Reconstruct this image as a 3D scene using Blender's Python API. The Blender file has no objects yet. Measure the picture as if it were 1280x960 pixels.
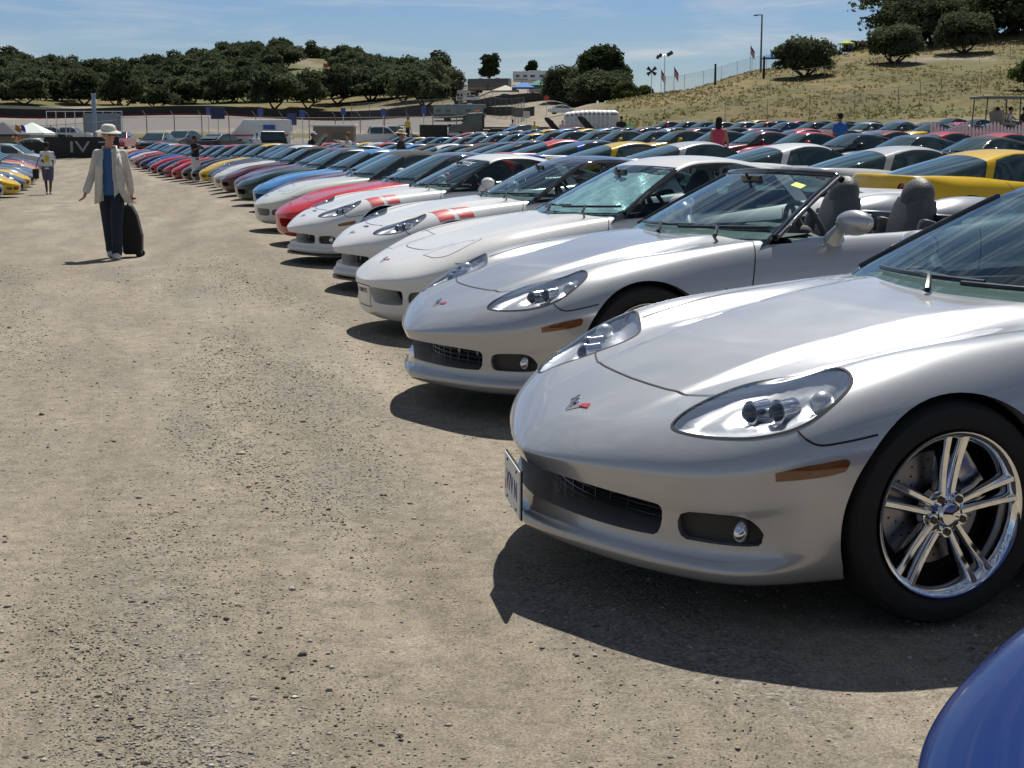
import bpy, bmesh, math, random
import numpy as np
from mathutils import Vector, Matrix
from mathutils.bvhtree import BVHTree
PI = math.pi
rnd = random.Random(7)
scene = bpy.context.scene
COL = scene.collection

# ------------------------------------------------------------------ camera
F_PX, CAM_H, PITCH, ROLL = 1830.0, 1.372, 0.164, 0.0
def ray(px, py):
    """world direction of a photo pixel (1280x960), scaled so that Y = 1"""
    u, v = (px-640)/F_PX, (480-py)/F_PX
    c, s = math.cos(PITCH), math.sin(PITCH)
    X, Y, Z = u, c+v*s, -s+v*c
    return X/Y, Z/Y
def at(px, py, Y):
    a, b = ray(px, py)
    return Vector((a*Y, Y, CAM_H+b*Y))

def sstep(t):
    t = min(1.0, max(0.0, t)); return t*t*(3-2*t)

# ------------------------------------------------------------------ terrain
def lerp_tab(x, tab):
    if x <= tab[0][0]: return tab[0][1]
    for (a, b), (c, d) in zip(tab, tab[1:]):
        if x <= c: return b+(d-b)*sstep((x-a)/(c-a)) if False else b+(d-b)*(x-a)/(c-a)
    return tab[-1][1]

# ------------------------------------------------------------------ materials
MATS = {}
def new_mat(name):
    m = bpy.data.materials.new(name); m.use_nodes = True
    nt = m.node_tree; nt.nodes.clear()
    out = nt.nodes.new('ShaderNodeOutputMaterial')
    MATS[name] = m
    return m, nt, out
def N(nt, t, **kw):
    n = nt.nodes.new(t)
    for k, v in kw.items():
        if k in n.inputs: n.inputs[k].default_value = v
        else: setattr(n, k, v)
    return n
def L(nt, a, b): nt.links.new(a, b)
def ramp(nt, fac, stops):
    r = nt.nodes.new('ShaderNodeValToRGB'); e = r.color_ramp.elements
    while len(e) > 1: e.remove(e[0])
    e[0].position = stops[0][0]; e[0].color = (*stops[0][1], 1)
    for p, c in stops[1:]:
        q = e.new(p); q.color = (*c, 1)
    L(nt, fac, r.inputs['Fac']); return r
def plain(name, col, rough=.5, metal=0.0, coat=0.0, spec=.5, var=0.0, vscale=6.0, bump=0.0, bscale=40.0, trans=0.0, sheen=0.0):
    m, nt, out = new_mat(name)
    p = N(nt, 'ShaderNodeBsdfPrincipled')
    p.inputs['Base Color'].default_value = (*col, 1)
    p.inputs['Roughness'].default_value = rough; p.inputs['Metallic'].default_value = metal
    p.inputs['Coat Weight'].default_value = coat; p.inputs['Coat Roughness'].default_value = .03
    p.inputs['Specular IOR Level'].default_value = spec
    p.inputs['Transmission Weight'].default_value = trans
    if var:
        tc = N(nt, 'ShaderNodeTexCoord'); no = N(nt, 'ShaderNodeTexNoise'); no.inputs['Scale'].default_value = vscale; no.inputs['Detail'].default_value = 6
        L(nt, tc.outputs['Object'], no.inputs['Vector'])
        r = ramp(nt, no.outputs['Fac'], [(.25, tuple(c*(1-var) for c in col)), (.75, tuple(min(1, c*(1+var)) for c in col))])
        L(nt, r.outputs['Color'], p.inputs['Base Color'])
    if bump:
        tc = N(nt, 'ShaderNodeTexCoord'); no = N(nt, 'ShaderNodeTexNoise'); no.inputs['Scale'].default_value = bscale; no.inputs['Detail'].default_value = 4
        L(nt, tc.outputs['Object'], no.inputs['Vector'])
        b = N(nt, 'ShaderNodeBump'); b.inputs['Strength'].default_value = bump; b.inputs['Distance'].default_value = .02
        L(nt, no.outputs['Fac'], b.inputs['Height']); L(nt, b.outputs['Normal'], p.inputs['Normal'])
    L(nt, p.outputs[0], out.inputs['Surface'])
    return m
def objcol_mat(name, rough, metal, coat, spec=.5, dust=.06):
    """colour read from the object, so that copies may share one mesh"""
    m, nt, out = new_mat(name)
    p = N(nt, 'ShaderNodeBsdfPrincipled'); oi = N(nt, 'ShaderNodeObjectInfo')
    p.inputs['Roughness'].default_value = rough; p.inputs['Metallic'].default_value = metal
    p.inputs['Coat Weight'].default_value = coat; p.inputs['Coat Roughness'].default_value = .04
    p.inputs['Specular IOR Level'].default_value = spec
    tc = N(nt, 'ShaderNodeTexCoord'); no = N(nt, 'ShaderNodeTexNoise'); no.inputs['Scale'].default_value = 3.0; no.inputs['Detail'].default_value = 8
    L(nt, tc.outputs['Object'], no.inputs['Vector'])
    sx = N(nt, 'ShaderNodeSeparateXYZ'); L(nt, tc.outputs['Object'], sx.inputs[0])
    mr = N(nt, 'ShaderNodeMapRange'); mr.inputs['From Min'].default_value = .10; mr.inputs['From Max'].default_value = .42
    mr.inputs['To Min'].default_value = .55; mr.inputs['To Max'].default_value = 0.05
    L(nt, sx.outputs['Z'], mr.inputs['Value'])
    mu = N(nt, 'ShaderNodeMath', operation='MULTIPLY'); L(nt, no.outputs['Fac'], mu.inputs[0]); L(nt, mr.outputs[0], mu.inputs[1])
    mx = N(nt, 'ShaderNodeMix', data_type='RGBA'); mx.inputs[7].default_value = (.30, .26, .20, 1)
    L(nt, mu.outputs[0], mx.inputs[0]); L(nt, oi.outputs['Color'], mx.inputs[6]); L(nt, mx.outputs[2], p.inputs['Base Color'])
    mr2 = N(nt, 'ShaderNodeMapRange'); mr2.inputs['To Min'].default_value = rough*.8; mr2.inputs['To Max'].default_value = rough*1.25
    L(nt, no.outputs['Fac'], mr2.inputs['Value']); L(nt, mr2.outputs[0], p.inputs['Roughness'])
    L(nt, p.outputs[0], out.inputs['Surface'])
    return m
def glass_mat(name, tint, refl=1.0, ior=1.5, rough=.01, opaque=None, refl_tint=(1, 1, 1)):
    m, nt, out = new_mat(name)
    fr = N(nt, 'ShaderNodeFresnel'); fr.inputs['IOR'].default_value = ior
    # thin pane: the same reflection from both of its sides
    ge = N(nt, 'ShaderNodeNewGeometry'); sg = N(nt, 'ShaderNodeMath', operation='MULTIPLY_ADD'); sg.inputs[1].default_value = -2; sg.inputs[2].default_value = 1
    pw = N(nt, 'ShaderNodeMath', operation='POWER'); pw.inputs[0].default_value = ior
    L(nt, ge.outputs['Backfacing'], sg.inputs[0]); L(nt, sg.outputs[0], pw.inputs[1]); L(nt, pw.outputs[0], fr.inputs['IOR'])
    mu = N(nt, 'ShaderNodeMath', operation='MULTIPLY', use_clamp=True); mu.inputs[1].default_value = refl
    L(nt, fr.outputs[0], mu.inputs[0])
    g = N(nt, 'ShaderNodeBsdfGlossy'); g.inputs['Roughness'].default_value = rough; g.inputs['Color'].default_value = (*refl_tint, 1)
    if opaque: a = N(nt, 'ShaderNodeBsdfDiffuse'); a.inputs['Color'].default_value = (*opaque, 1)
    else: a = N(nt, 'ShaderNodeBsdfTransparent'); a.inputs['Color'].default_value = (*tint, 1)
    mx = N(nt, 'ShaderNodeMixShader'); L(nt, mu.outputs[0], mx.inputs[0]); L(nt, a.outputs[0], mx.inputs[1]); L(nt, g.outputs[0], mx.inputs[2])
    L(nt, mx.outputs[0], out.inputs['Surface'])
    return m

# ------------------------------------------------------------------ objects
def link(o, parent=None):
    COL.objects.link(o)
    if parent is not None: o.parent = parent
    return o
def tag(o, label=None, cat=None, group=None, kind=None):
    if label: o['label'] = label
    if cat: o['category'] = cat
    if group: o['group'] = group
    if kind: o['kind'] = kind
    return o
def empty(name, loc=(0, 0, 0), rz=0.0, label=None, cat=None, group=None):
    o = bpy.data.objects.new(name, None); o.empty_display_size = .2
    o.location = loc; o.rotation_euler = (0, 0, rz); link(o)
    return tag(o, label, cat, group)
def copy_tree(o, parent=None):
    c = o.copy(); COL.objects.link(c); c.parent = parent
    if parent is not None: c.matrix_parent_inverse = o.matrix_parent_inverse.copy()
    reg(c, parent)
    for ch in list(KIDS.get(o.name, [])):
        copy_tree(ch, c)
    return c
KIDS = {}
def reg(o, parent):
    if parent is not None: KIDS.setdefault(parent.name, []).append(o)
    return o

class MB:
    """collects simple shapes and links them as one mesh object"""
    def __init__(s): s.bm = bmesh.new(); s.mi = 0
    def _tf(s, vs, loc, rot, M=None):
        T = M if M is not None else Matrix.Translation(loc) @ rot
        for v in vs: v.co = T @ v.co
    def _mat(s, vs):
        for f in {f for v in vs for f in v.link_faces}: f.material_index = s.mi
    def box(s, c, d, rz=0.0, rx=0.0, ry=0.0, bev=0.0, taper=None):
        r = bmesh.ops.create_cube(s.bm, size=1.0); vs = r['verts']
        for v in vs:
            v.co = Vector((v.co.x*d[0], v.co.y*d[1], v.co.z*d[2]))
            if taper and v.co.z > 0: v.co.x *= taper[0]; v.co.y *= taper[1]
        if bev > 0:
            es = list({e for v in vs for e in v.link_edges})
            rr = bmesh.ops.bevel(s.bm, geom=es, offset=bev, segments=2, affect='EDGES', profile=.6)
            vs = list({v for f in rr['faces'] for v in f.verts} | {v for v in vs if v.is_valid})
        R = Matrix.Rotation(rz, 4, 'Z') @ Matrix.Rotation(ry, 4, 'Y') @ Matrix.Rotation(rx, 4, 'X')
        s._tf(vs, c, R); s._mat(vs); return s
    def cyl(s, a, b, r0, r1=None, n=12, cap=True):
        a, b = Vector(a), Vector(b); r1 = r0 if r1 is None else r1
        d = b-a; L_ = d.length
        r = bmesh.ops.create_cone(s.bm, cap_ends=cap, segments=n, radius1=r0, radius2=max(r1, 1e-4), depth=L_)
        q = d.to_track_quat('Z', 'Y').to_matrix().to_4x4()
        s._tf(r['verts'], (a+b)/2, q); s._mat(r['verts']); return s
    def tube(s, pts, r, n=8, closed=False):
        pts = [Vector(p) for p in pts]; rs = r if isinstance(r, (list, tuple)) else [r]*len(pts)
        rings = []
        prev = None
        for i, p in enumerate(pts):
            a = pts[i-1] if (i > 0 or closed) else p; b = pts[(i+1) % len(pts)] if (i < len(pts)-1 or closed) else p
            t = (b-a).normalized()
            if prev is None:
                x = t.orthogonal().normalized()
            else:
                x = (prev - t*prev.dot(t)).normalized()
            prev = x; y = t.cross(x)
            rings.append([s.bm.verts.new(p+(x*math.cos(2*PI*k/n)+y*math.sin(2*PI*k/n))*rs[i]) for k in range(n)])
        m = len(rings)
        for i in range(m if closed else m-1):
            A, B = rings[i], rings[(i+1) % m]
            for k in range(n):
                f = s.bm.faces.new((A[k], A[(k+1) % n], B[(k+1) % n], B[k])); f.material_index = s.mi; f.smooth = True
        if not closed:
            for R_ in (rings[0][::-1], rings[-1]):
                f = s.bm.faces.new(R_); f.material_index = s.mi
        return s
    def sph(s, c, r, sc=(1, 1, 1), u=16, v=10, rot=None):
        q = bmesh.ops.create_uvsphere(s.bm, u_segments=u, v_segments=v, radius=r)
        for w in q['verts']: w.co = Vector((w.co.x*sc[0], w.co.y*sc[1], w.co.z*sc[2]))
        s._tf(q['verts'], c, rot if rot is not None else Matrix.Identity(4)); s._mat(q['verts']); return s
    def prism(s, pts, z0, z1, axis='z'):
        """extrude a 2-D outline; axis is the extrusion direction"""
        def P(a, b, h):
            return {'z': (a, b, h), 'y': (a, h, b), 'x': (h, a, b)}[axis]
        A = [s.bm.verts.new(P(a, b, z0)) for a, b in pts]; B = [s.bm.verts.new(P(a, b, z1)) for a, b in pts]
        fs = [s.bm.faces.new(A[::-1]), s.bm.faces.new(B)]
        n = len(pts)
        for i in range(n): fs.append(s.bm.faces.new((A[i], A[(i+1) % n], B[(i+1) % n], B[i])))
        for f in fs: f.material_index = s.mi
        return s
    def lathe(s, prof, n=32, axis='y', c=(0, 0, 0), closed=False):
        """prof: (radius, height) list"""
        rings = []
        for r, h in prof:
            ring = []
            for k in range(n):
                a = 2*PI*k/n; x, z = r*math.cos(a), r*math.sin(a)
                p = {'y': (x, h, z), 'z': (x, z, h), 'x': (h, x, z)}[axis]
                ring.append(s.bm.verts.new((p[0]+c[0], p[1]+c[1], p[2]+c[2])))
            rings.append(ring)
        m = len(rings)
        for i in range(m if closed else m-1):
            A, B = rings[i], rings[(i+1) % m]
            for k in range(n):
                f = s.bm.faces.new((A[k], A[(k+1) % n], B[(k+1) % n], B[k])); f.material_index = s.mi
        return s
    def build(s, name, mats, parent=None, smooth=None, loc=None, rot=None):
        bmesh.ops.recalc_face_normals(s.bm, faces=s.bm.faces)
        me = bpy.data.meshes.new(name); s.bm.to_mesh(me); s.bm.free()
        for m in (mats if isinstance(mats, (list, tuple)) else [mats]): me.materials.append(m)
        if smooth is not None:
            for p in me.polygons: p.use_smooth = True
            me.set_sharp_from_angle(angle=math.radians(smooth))
        o = bpy.data.objects.new(name, me)
        if loc is not None: o.location = loc
        if rot is not None: o.rotation_euler = rot
        link(o, parent); reg(o, parent)
        return o
def mesh_obj(name, V, F, mats, parent=None, midx=None, normals=None, smooth=True):
    me = bpy.data.meshes.new(name)
    V = np.asarray(V, dtype=np.float32); 
    if isinstance(F, np.ndarray) and F.ndim == 2:
        k = F.shape[1]; me.vertices.add(len(V)); me.vertices.foreach_set('co', V.ravel())
        me.loops.add(F.size); me.loops.foreach_set('vertex_index', F.astype(np.int32).ravel())
        me.polygons.add(len(F)); me.polygons.foreach_set('loop_start', np.arange(0, F.size, k, dtype=np.int32))
        me.update(calc_edges=True)
    else:
        me.from_pydata([tuple(v) for v in V.tolist()], [], F)
    for m in (mats if isinstance(mats, (list, tuple)) else [mats]): me.materials.append(m)
    if midx is not None: me.polygons.foreach_set('material_index', np.asarray(midx, dtype=np.int32))
    if smooth: me.polygons.foreach_set('use_smooth', np.ones(len(me.polygons), dtype=bool))
    me.validate()
    if normals is not None and len(me.vertices) == len(V):
        me.normals_split_custom_set_from_vertices([tuple(n) for n in normals.tolist()])
    o = bpy.data.objects.new(name, me); link(o, parent); reg(o, parent)
    return o
# ================================================================== the sports car body
def pchip(xs, ys):
    xs = np.array(xs, float); ys = np.array(ys, float)
    if xs[0] > xs[-1]: xs = xs[::-1]; ys = ys[::-1]
    h = np.diff(xs); d = np.diff(ys)/h; m = np.zeros(len(xs))
    for i in range(1, len(xs)-1):
        m[i] = 0 if d[i-1]*d[i] <= 0 else (h[i-1]+h[i])/(h[i-1]/d[i]+h[i]/d[i-1]) if False else 2*d[i-1]*d[i]/(d[i-1]+d[i])
    m[0] = d[0]; m[-1] = d[-1]
    def f(x):
        x = np.clip(np.asarray(x, float), xs[0], xs[-1]); i = np.clip(np.searchsorted(xs, x)-1, 0, len(h)-1)
        t = (x-xs[i])/h[i]; t2 = t*t; t3 = t2*t
        return (2*t3-3*t2+1)*ys[i]+(t3-2*t2+t)*h[i]*m[i]+(-2*t3+3*t2)*ys[i+1]+(t3-t2)*h[i]*m[i+1]
    return f
def ss(a, b, x):
    t = np.clip((x-a)/(b-a), 0, 1); return t*t*(3-2*t)
def crom(pts, n=8, closed=False):
    P = [np.array(p, float) for p in pts]; out = []; m = len(P)
    for i in range(m if closed else m-1):
        p0 = P[(i-1) % m] if (closed or i > 0) else P[0]; p1 = P[i]; p2 = P[(i+1) % m]
        p3 = P[(i+2) % m] if (closed or i+2 < m) else P[-1]
        for k in range(n):
            t = k/n
            out.append(.5*((2*p1)+(-p0+p2)*t+(2*p0-5*p1+4*p2-p3)*t*t+(-p0+3*p1-3*p2+p3)*t**3))
    if not closed: out.append(P[-1])
    return np.array(out)
def poly_sd(A, B, poly):
    """signed distance (negative inside) of points (A,B) to a closed polygon"""
    P = np.stack([A, B], 1); Q = np.asarray(poly, float); d = np.full(len(P), 1e9); ins = np.zeros(len(P), bool)
    for i in range(len(Q)):
        a, b = Q[i], Q[(i+1) % len(Q)]; e = b-a; w = P-a
        t = np.clip((w@e)/max(e@e, 1e-12), 0, 1); d = np.minimum(d, np.linalg.norm(w-t[:, None]*e, axis=1))
        c = ((a[1] > P[:, 1]) != (b[1] > P[:, 1]))
        with np.errstate(divide='ignore', invalid='ignore'):
            xi = (b[0]-a[0])*(P[:, 1]-a[1])/(b[1]-a[1])+a[0]
        ins ^= c & (P[:, 0] < xi)
    return np.where(ins, -d, d)

class Surf:
    def __init__(s, V, T, Nn=None):
        s.V = V; s.T = T; s.lab = np.zeros(len(T), int)
        if Nn is None:
            fn = np.cross(V[T[:, 1]]-V[T[:, 0]], V[T[:, 2]]-V[T[:, 0]]); Nn = np.zeros_like(V)
            for k in range(3): np.add.at(Nn, T[:, k], fn)
            Nn /= np.maximum(np.linalg.norm(Nn, axis=1), 1e-12)[:, None]
        s.N = Nn
    def clip(s, fn, src, new, eps=2e-4):
        """label triangles of label src with fn<0 as new, splitting along fn=0"""
        f = fn(s.V); f = np.where(np.abs(f) < eps, -eps, f)
        neg = f < 0; k = neg[s.T].sum(1); whole = (k == 3); cut = (k == 1) | (k == 2)
        s.lab[whole & (s.lab == src)] = new
        if not cut.any(): return
        V = list(s.V[:0]); nV = len(s.V); addV = []; addN = []; cache = {}
        def mid(i, j):
            key = (i, j) if i < j else (j, i)
            if key not in cache:
                a, b = key; t = f[a]/(f[a]-f[b]); addV.append(s.V[a]*(1-t)+s.V[b]*t); n = s.N[a]*(1-t)+s.N[b]*t
                addN.append(n/max(np.linalg.norm(n), 1e-9)); cache[key] = nV+len(addV)-1
            return cache[key]
        T2 = []; L2 = []
        for ti in np.nonzero(cut)[0]:
            t = s.T[ti].tolist(); l = s.lab[ti]; ng = [neg[i] for i in t]
            for r in range(3):
                if ng[r] != ng[(r+1) % 3] and ng[r] != ng[(r+2) % 3]: break
            a, b, c = t[r], t[(r+1) % 3], t[(r+2) % 3]; ab, ac = mid(a, b), mid(a, c)
            la = (new if ng[r] else l) if l == src else l; lb = (new if not ng[r] else l) if l == src else l
            T2 += [(a, ab, ac), (ab, b, c), (ab, c, ac)]; L2 += [la, lb, lb]
        s.T = np.concatenate([s.T[~cut], np.array(T2)]); s.lab = np.concatenate([s.lab[~cut], np.array(L2)])
        s.V = np.concatenate([s.V, np.array(addV)]); s.N = np.concatenate([s.N, np.array(addN)])
    def part(s, labs):
        m = np.isin(s.lab, labs); T = s.T[m]; u, inv = np.unique(T, return_inverse=True)
        return s.V[u].copy(), inv.reshape(T.shape), s.N[u].copy()
    def boundary(s, lab):
        """directed loops of vertex ids round the faces of a label"""
        T = s.T[s.lab == lab]; E = {}
        for t in T.tolist():
            for i in range(3): E[(t[i], t[(i+1) % 3])] = 1
        nxt = {}
        for (a, b) in E:
            if (b, a) not in E: nxt.setdefault(a, []).append(b)
        loops = []
        while nxt:
            a = next(iter(nxt)); loop = [a]; c = nxt[a].pop()
            if not nxt[a]: del nxt[a]
            while c != a and c in nxt:
                loop.append(c); d = nxt[c].pop()
                if not nxt[c]: del nxt[c]
                c = d
            loops.append(loop)
        return [l for l in loops if len(l) > 4]

def body_half(K, nu, nv):
    """grid of the half body: K holds the shape tables of a model"""
    pts = crom(K['plan'], 12)
    seg = np.r_[0, np.cumsum(np.linalg.norm(np.diff(pts, axis=0), axis=1))]; S = seg[-1]
    w = lambda q: 1.0/(0.35+0.65*ss(.0, .25*S, q)*(1-.6*ss(S*.8, S, q)))       # denser at both ends
    q = np.linspace(0, S, 2000); cw = np.r_[0, np.cumsum((w(q)[1:]+w(q)[:-1])/2)]; cw /= cw[-1]
    qs = np.interp(np.linspace(0, 1, nu), cw, q)
    ox = np.interp(qs, seg, pts[:, 0]); oy = np.interp(qs, seg, pts[:, 1]); oy[0] = oy[-1] = 0
    sx = K['spine'](ox, qs/S)
    zm = K['zm'](ox, qs/S); R = K['R'](ox, qs/S)
    nb = nv//3; nt = nv-nb
    V = np.zeros((nu, nv, 3))
    dvec = np.stack([sx-ox, -oy], 1); D = np.linalg.norm(dvec, axis=1); dvec /= D[:, None]
    for j in range(nb):                        # bottom part, from the underside up to the equator
        t = j/nb
        zz, ins = K['low'](t, ox, qs/S, zm)
        ins = np.minimum(ins, D*.9)
        V[:, j, 0] = ox+dvec[:, 0]*ins; V[:, j, 1] = oy+dvec[:, 1]*ins; V[:, j, 2] = zz
    for j in range(nt):
        t = j/(nt-1); d = D*(t**1.55)
        X = ox+dvec[:, 0]*d; Y = oy+dvec[:, 1]*d
        zc = K['top'](X, Y)
        g = np.sqrt(np.clip(1-(1-np.clip(d/R, 0, 1))**2, 0, 1))
        V[:, nb+j, 0] = X; V[:, nb+j, 1] = Y; V[:, nb+j, 2] = zm+(zc-zm)*g
    V[:, -1, 1] = 0; V[0, :, 1] = 0; V[-1, :, 1] = 0
    return V
def grid_surf(V):
    """mirror a half grid (y >= 0) and weld it"""
    nu, nv, _ = V.shape; idx = np.arange(nu*nv).reshape(nu, nv)
    a, b, c, d = idx[:-1, :-1], idx[1:, :-1], idx[1:, 1:], idx[:-1, 1:]
    T1 = np.concatenate([np.stack([a, b, c], -1).reshape(-1, 3), np.stack([a, c, d], -1).reshape(-1, 3)])
    P = V.reshape(-1, 3); n = len(P)
    P2 = P*np.array([1, -1, 1]); T2 = T1[:, ::-1]+n
    A = np.concatenate([P, P2]); T = np.concatenate([T1, T2])
    key = np.round(A*20000).astype(np.int64); _, first, inv = np.unique(key, axis=0, return_index=True, return_inverse=True)
    inv = inv.ravel(); A = A[first]; T = inv[T]
    ok = (T[:, 0] != T[:, 1]) & (T[:, 1] != T[:, 2]) & (T[:, 0] != T[:, 2]); T = T[ok]
    fn_ = np.cross(A[T[:, 1]]-A[T[:, 0]], A[T[:, 2]]-A[T[:, 0]])
    if (fn_*(A[T].mean(1)-A.mean(0))).sum() < 0: T = T[:, ::-1].copy()
    s = Surf(A, T)
    return s

def model6():
    K = {}
    K['plan'] = [(.957, 0), (.938, .12), (.892, .28), (.828, .45), (.745, .61), (.640, .745), (.51, .835), (.35, .890), (.15, .918), (-.10, .922), (-.40, .905),
                 (-.8, .888), (-1.3, .885), (-1.8, .895), (-2.2, .915), (-2.6, .928), (-2.9, .92), (-3.15, .885), (-3.33, .80), (-3.41, .66), (-3.455, .4), (-3.48, .2), (-3.485, 0)]
    hc = pchip([.97, .90, .82, .75, .6, .4, .2, 0, -.2, -.4, -.6, -.9, -1.5, -2.2, -2.7, -3.1, -3.4, -3.5], [.425, .475, .512, .54, .593, .652, .705, .75, .79, .825, .85, .87, .88, .89, .905, .915, .925, .925])
    fr = pchip([.97, .85, .75, .68, .5, .33, .15, 0, -.3, -.8, -1.5, -2.0, -2.4, -2.7, -3.1, -3.5], [.425, .495, .54, .570, .645, .708, .752, .775, .80, .835, .838, .86, .90, .915, .925, .915])
    def top(X, Y):
        y = np.abs(Y); c = hc(X); f = fr(X)
        yr = .66
        b = ss(.40, .70, y)
        z = c+(f-c)*b
        hood = np.clip((0.78-X)/.5, 0, 1)*np.clip((X+.62)/.4, 0, 1)
        z = z-.026*np.exp(-((y-.52)/.085)**2)*np.clip((.42-X)/.35, 0, 1)*np.clip((X+.62)/.4, 0, 1)+.008*np.exp(-((y-.5)/.15)**2)*ss(.3, .5, X)           # valley beside the fender
        yc = .26+.16*np.clip((.75-X)/1.3, 0, 1)
        z = z+.022*ss(yc+.042, yc-.004, y)*hood                # raised centre with a soft crease
        z = z-.016*(y/.6)**2*ss(.2, .9, X)
        return z
    K['top'] = top
    def spine(ox, u):
        fwd = .55*ss(.30, .0, u)*np.clip(1-(.955-ox)/1.6, 0, 1)
        a = pchip([-3.6, -3.485, -3.1, -2.6, .0, .5, .955], [-3.3, -3.25, -2.95, -2.55, -.02, .38, .72])
        return a(ox)
    K['spine'] = spine
    K['zm'] = lambda ox, u: pchip([-3.5, -3.3, -2.7, -2.0, -1.2, -.4, 0, .4, .7, .955], [.66, .64, .60, .55, .52, .52, .53, .50, .44, .40])(ox)
    K['R'] = lambda ox, u: pchip([-3.5, -3.3, -2.7, -1.5, -.4, 0, .4, .7, .955], [.05, .12, .26, .16, .18, .24, .26, .24, .14])(ox)
    def low(t, ox, u, zm):
        # front profile: (t, z, inset) and side profile, blended round the corner
        ft = np.array([0, .10, .20, .28, .34, .40, .46, .54, .62, .72, .84, 1.0])
        fz = np.array([.125, .125, .135, .152, .170, .186, .200, .212, .26, .32, .36, 1.0])
        fi = np.array([.45, .16, .050, .016, .004, .002, .012, .034, .042, .034, .018, 0])
        st = np.array([0, .12, .25, .4, .6, .8, 1.0]); sz = np.array([.13, .13, .15, .2, .30, .42, 1.0]); si = np.array([.5, .16, .075, .045, .022, .006, 0])
        rt = np.array([0, .12, .3, .5, .7, .85, 1.0]); rz = np.array([.20, .20, .24, .32, .44, .55, 1.0]); ri = np.array([.5, .2, .09, .05, .03, .02, 0])
        f = ss(.30, .66, ox); r = ss(-3.0, -3.3, ox)
        def ev(T_, Z_, I_):
            z = np.interp(t, T_, Z_); i = np.interp(t, T_, I_)
            k = np.searchsorted(T_, t); 
            if t > T_[-2]: a = (t-T_[-2])/(1-T_[-2]); return Z_[-2]+(zm-Z_[-2])*a, i
            return np.full_like(ox, z), i
        zf, i_f = ev(ft, fz, fi); zs, i_s = ev(st, sz, si); zr, i_r = ev(rt, rz, ri)
        z = zs+(zf-zs)*f; i = i_s+(i_f-i_s)*f; z = z+(zr-z)*r; i = i+(i_r-i)*r
        return z, i*np.ones_like(ox)
    K['low'] = low
    return K

def green_half(nx, ny, G):
    """heightfield of the glass house, y >= 0"""
    xs = np.linspace(G['x0'], G['x1'], nx); V = np.zeros((nx, ny, 3))
    for j in range(ny):
        t = j/(ny-1); y = G['yb'](xs)*(1-t)
        V[:, j, 0] = xs; V[:, j, 1] = y
        V[:, j, 2] = G['z'](xs, y)
    V[:, -1, 1] = 0
    return V
def smin(a, b, k):
    h = np.clip(.5+.5*(b-a)/k, 0, 1); return b*(1-h)+a*h-k*h*(1-h)
def glass6(fast_tail=True):
    G = {'x0': -.30, 'x1': -3.22}
    G['yb'] = pchip([-3.25, -3.1, -2.7, -2.2, -1.7, -1.2, -.8, -.3], [.56, .60, .70, .76, .785, .80, .81, .81])
    def z(x, y, raw=False):
        ws = .845+(-(x+.53)-.40*y*y)*.50              # windshield plane, swept back with y
        ws = ws-.05*np.clip(-(x+.53)-.40*y*y, 0, 2)**2
        rf = 1.236-.065*(x+1.72)**2-.13*y*y
        ht = 1.205-.225*np.clip(-(x+2.0), -1, 9)-.045*np.clip(-(x+2.2), 0, 9)**2-.16*y*y
        a = smin(smin(ws, rf, .05), ht, .05)
        if raw: return ws, rf, ht, .80+(G['yb'](x)+.012-y)*(1.55+.5*ss(-1.9, -2.6, x))
        yb = G['yb'](x)
        sd = .80+(yb+.012-y)*(1.55+.5*ss(-1.9, -2.6, x))
        return smin(a, sd, .045)
    G['z'] = z
    return G

# ------------------------------------------------------------------ outlines on the body (metres, car space)
HL = crom([(.690, .497), (.657, .470), (.593, .446), (.506, .434), (.40, .442), (.315, .50), (.262, .62), (.248, .70), (.262, .755), (.300, .783), (.36, .80), (.43, .803), (.50, .780), (.575, .725), (.640, .640), (.682, .55)], 5, True)
MARK = np.array([(.558, .458), (.556, .466), (.548, .473), (.48, .494), (.41, .508), (.356, .517), (.347, .514), (.345, .506), (.350, .492), (.358, .483), (.370, .477), (.42, .467), (.476, .459), (.54, .452), (.552, .452)])
FOG = crom([(-.070, .330), (-.074, .262), (-.014, .253), (.138, .256), (.168, .275), (.160, .307), (.122, .338), (.060, .343)], 4, True)
GR6 = crom([(-.56, .332), (-.53, .346), (-.30, .354), (0, .357), (.30, .354), (.53, .346), (.56, .332), (.545, .262), (.51, .247), (.30, .244), (0, .250), (-.30, .244), (-.51, .247), (-.545, .262)], 4, True)

def gate(*fs):
    a = fs[0]
    for f in fs[1:]: a = np.maximum(a, f)
    return a
class Geo:
    """joins patches of several materials into one mesh with its own normals"""
    def __init__(s): s.V = []; s.T = []; s.N = []; s.M = []; s.n = 0
    def add(s, V, T, Nn, m):
        V = np.asarray(V, float); T = np.asarray(T, int)
        if not len(T): return s
        s.V.append(V); s.N.append(Nn); s.T.append(T+s.n); s.M += [m]*len(T); s.n += len(V); return s
    def flat(s, V, T, m):
        V = np.asarray(V, float); T = np.asarray(T, int)
        W = V[T].reshape(-1, 3); n = np.cross(V[T[:, 1]]-V[T[:, 0]], V[T[:, 2]]-V[T[:, 0]]); n /= np.maximum(np.linalg.norm(n, axis=1), 1e-12)[:, None]
        return s.add(W, np.arange(len(W)).reshape(-1, 3), np.repeat(n, 3, 0), m)
    def build(s, name, mats, parent=None):
        return mesh_obj(name, np.concatenate(s.V), np.concatenate(s.T), mats, parent, s.M, np.concatenate(s.N))
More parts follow.
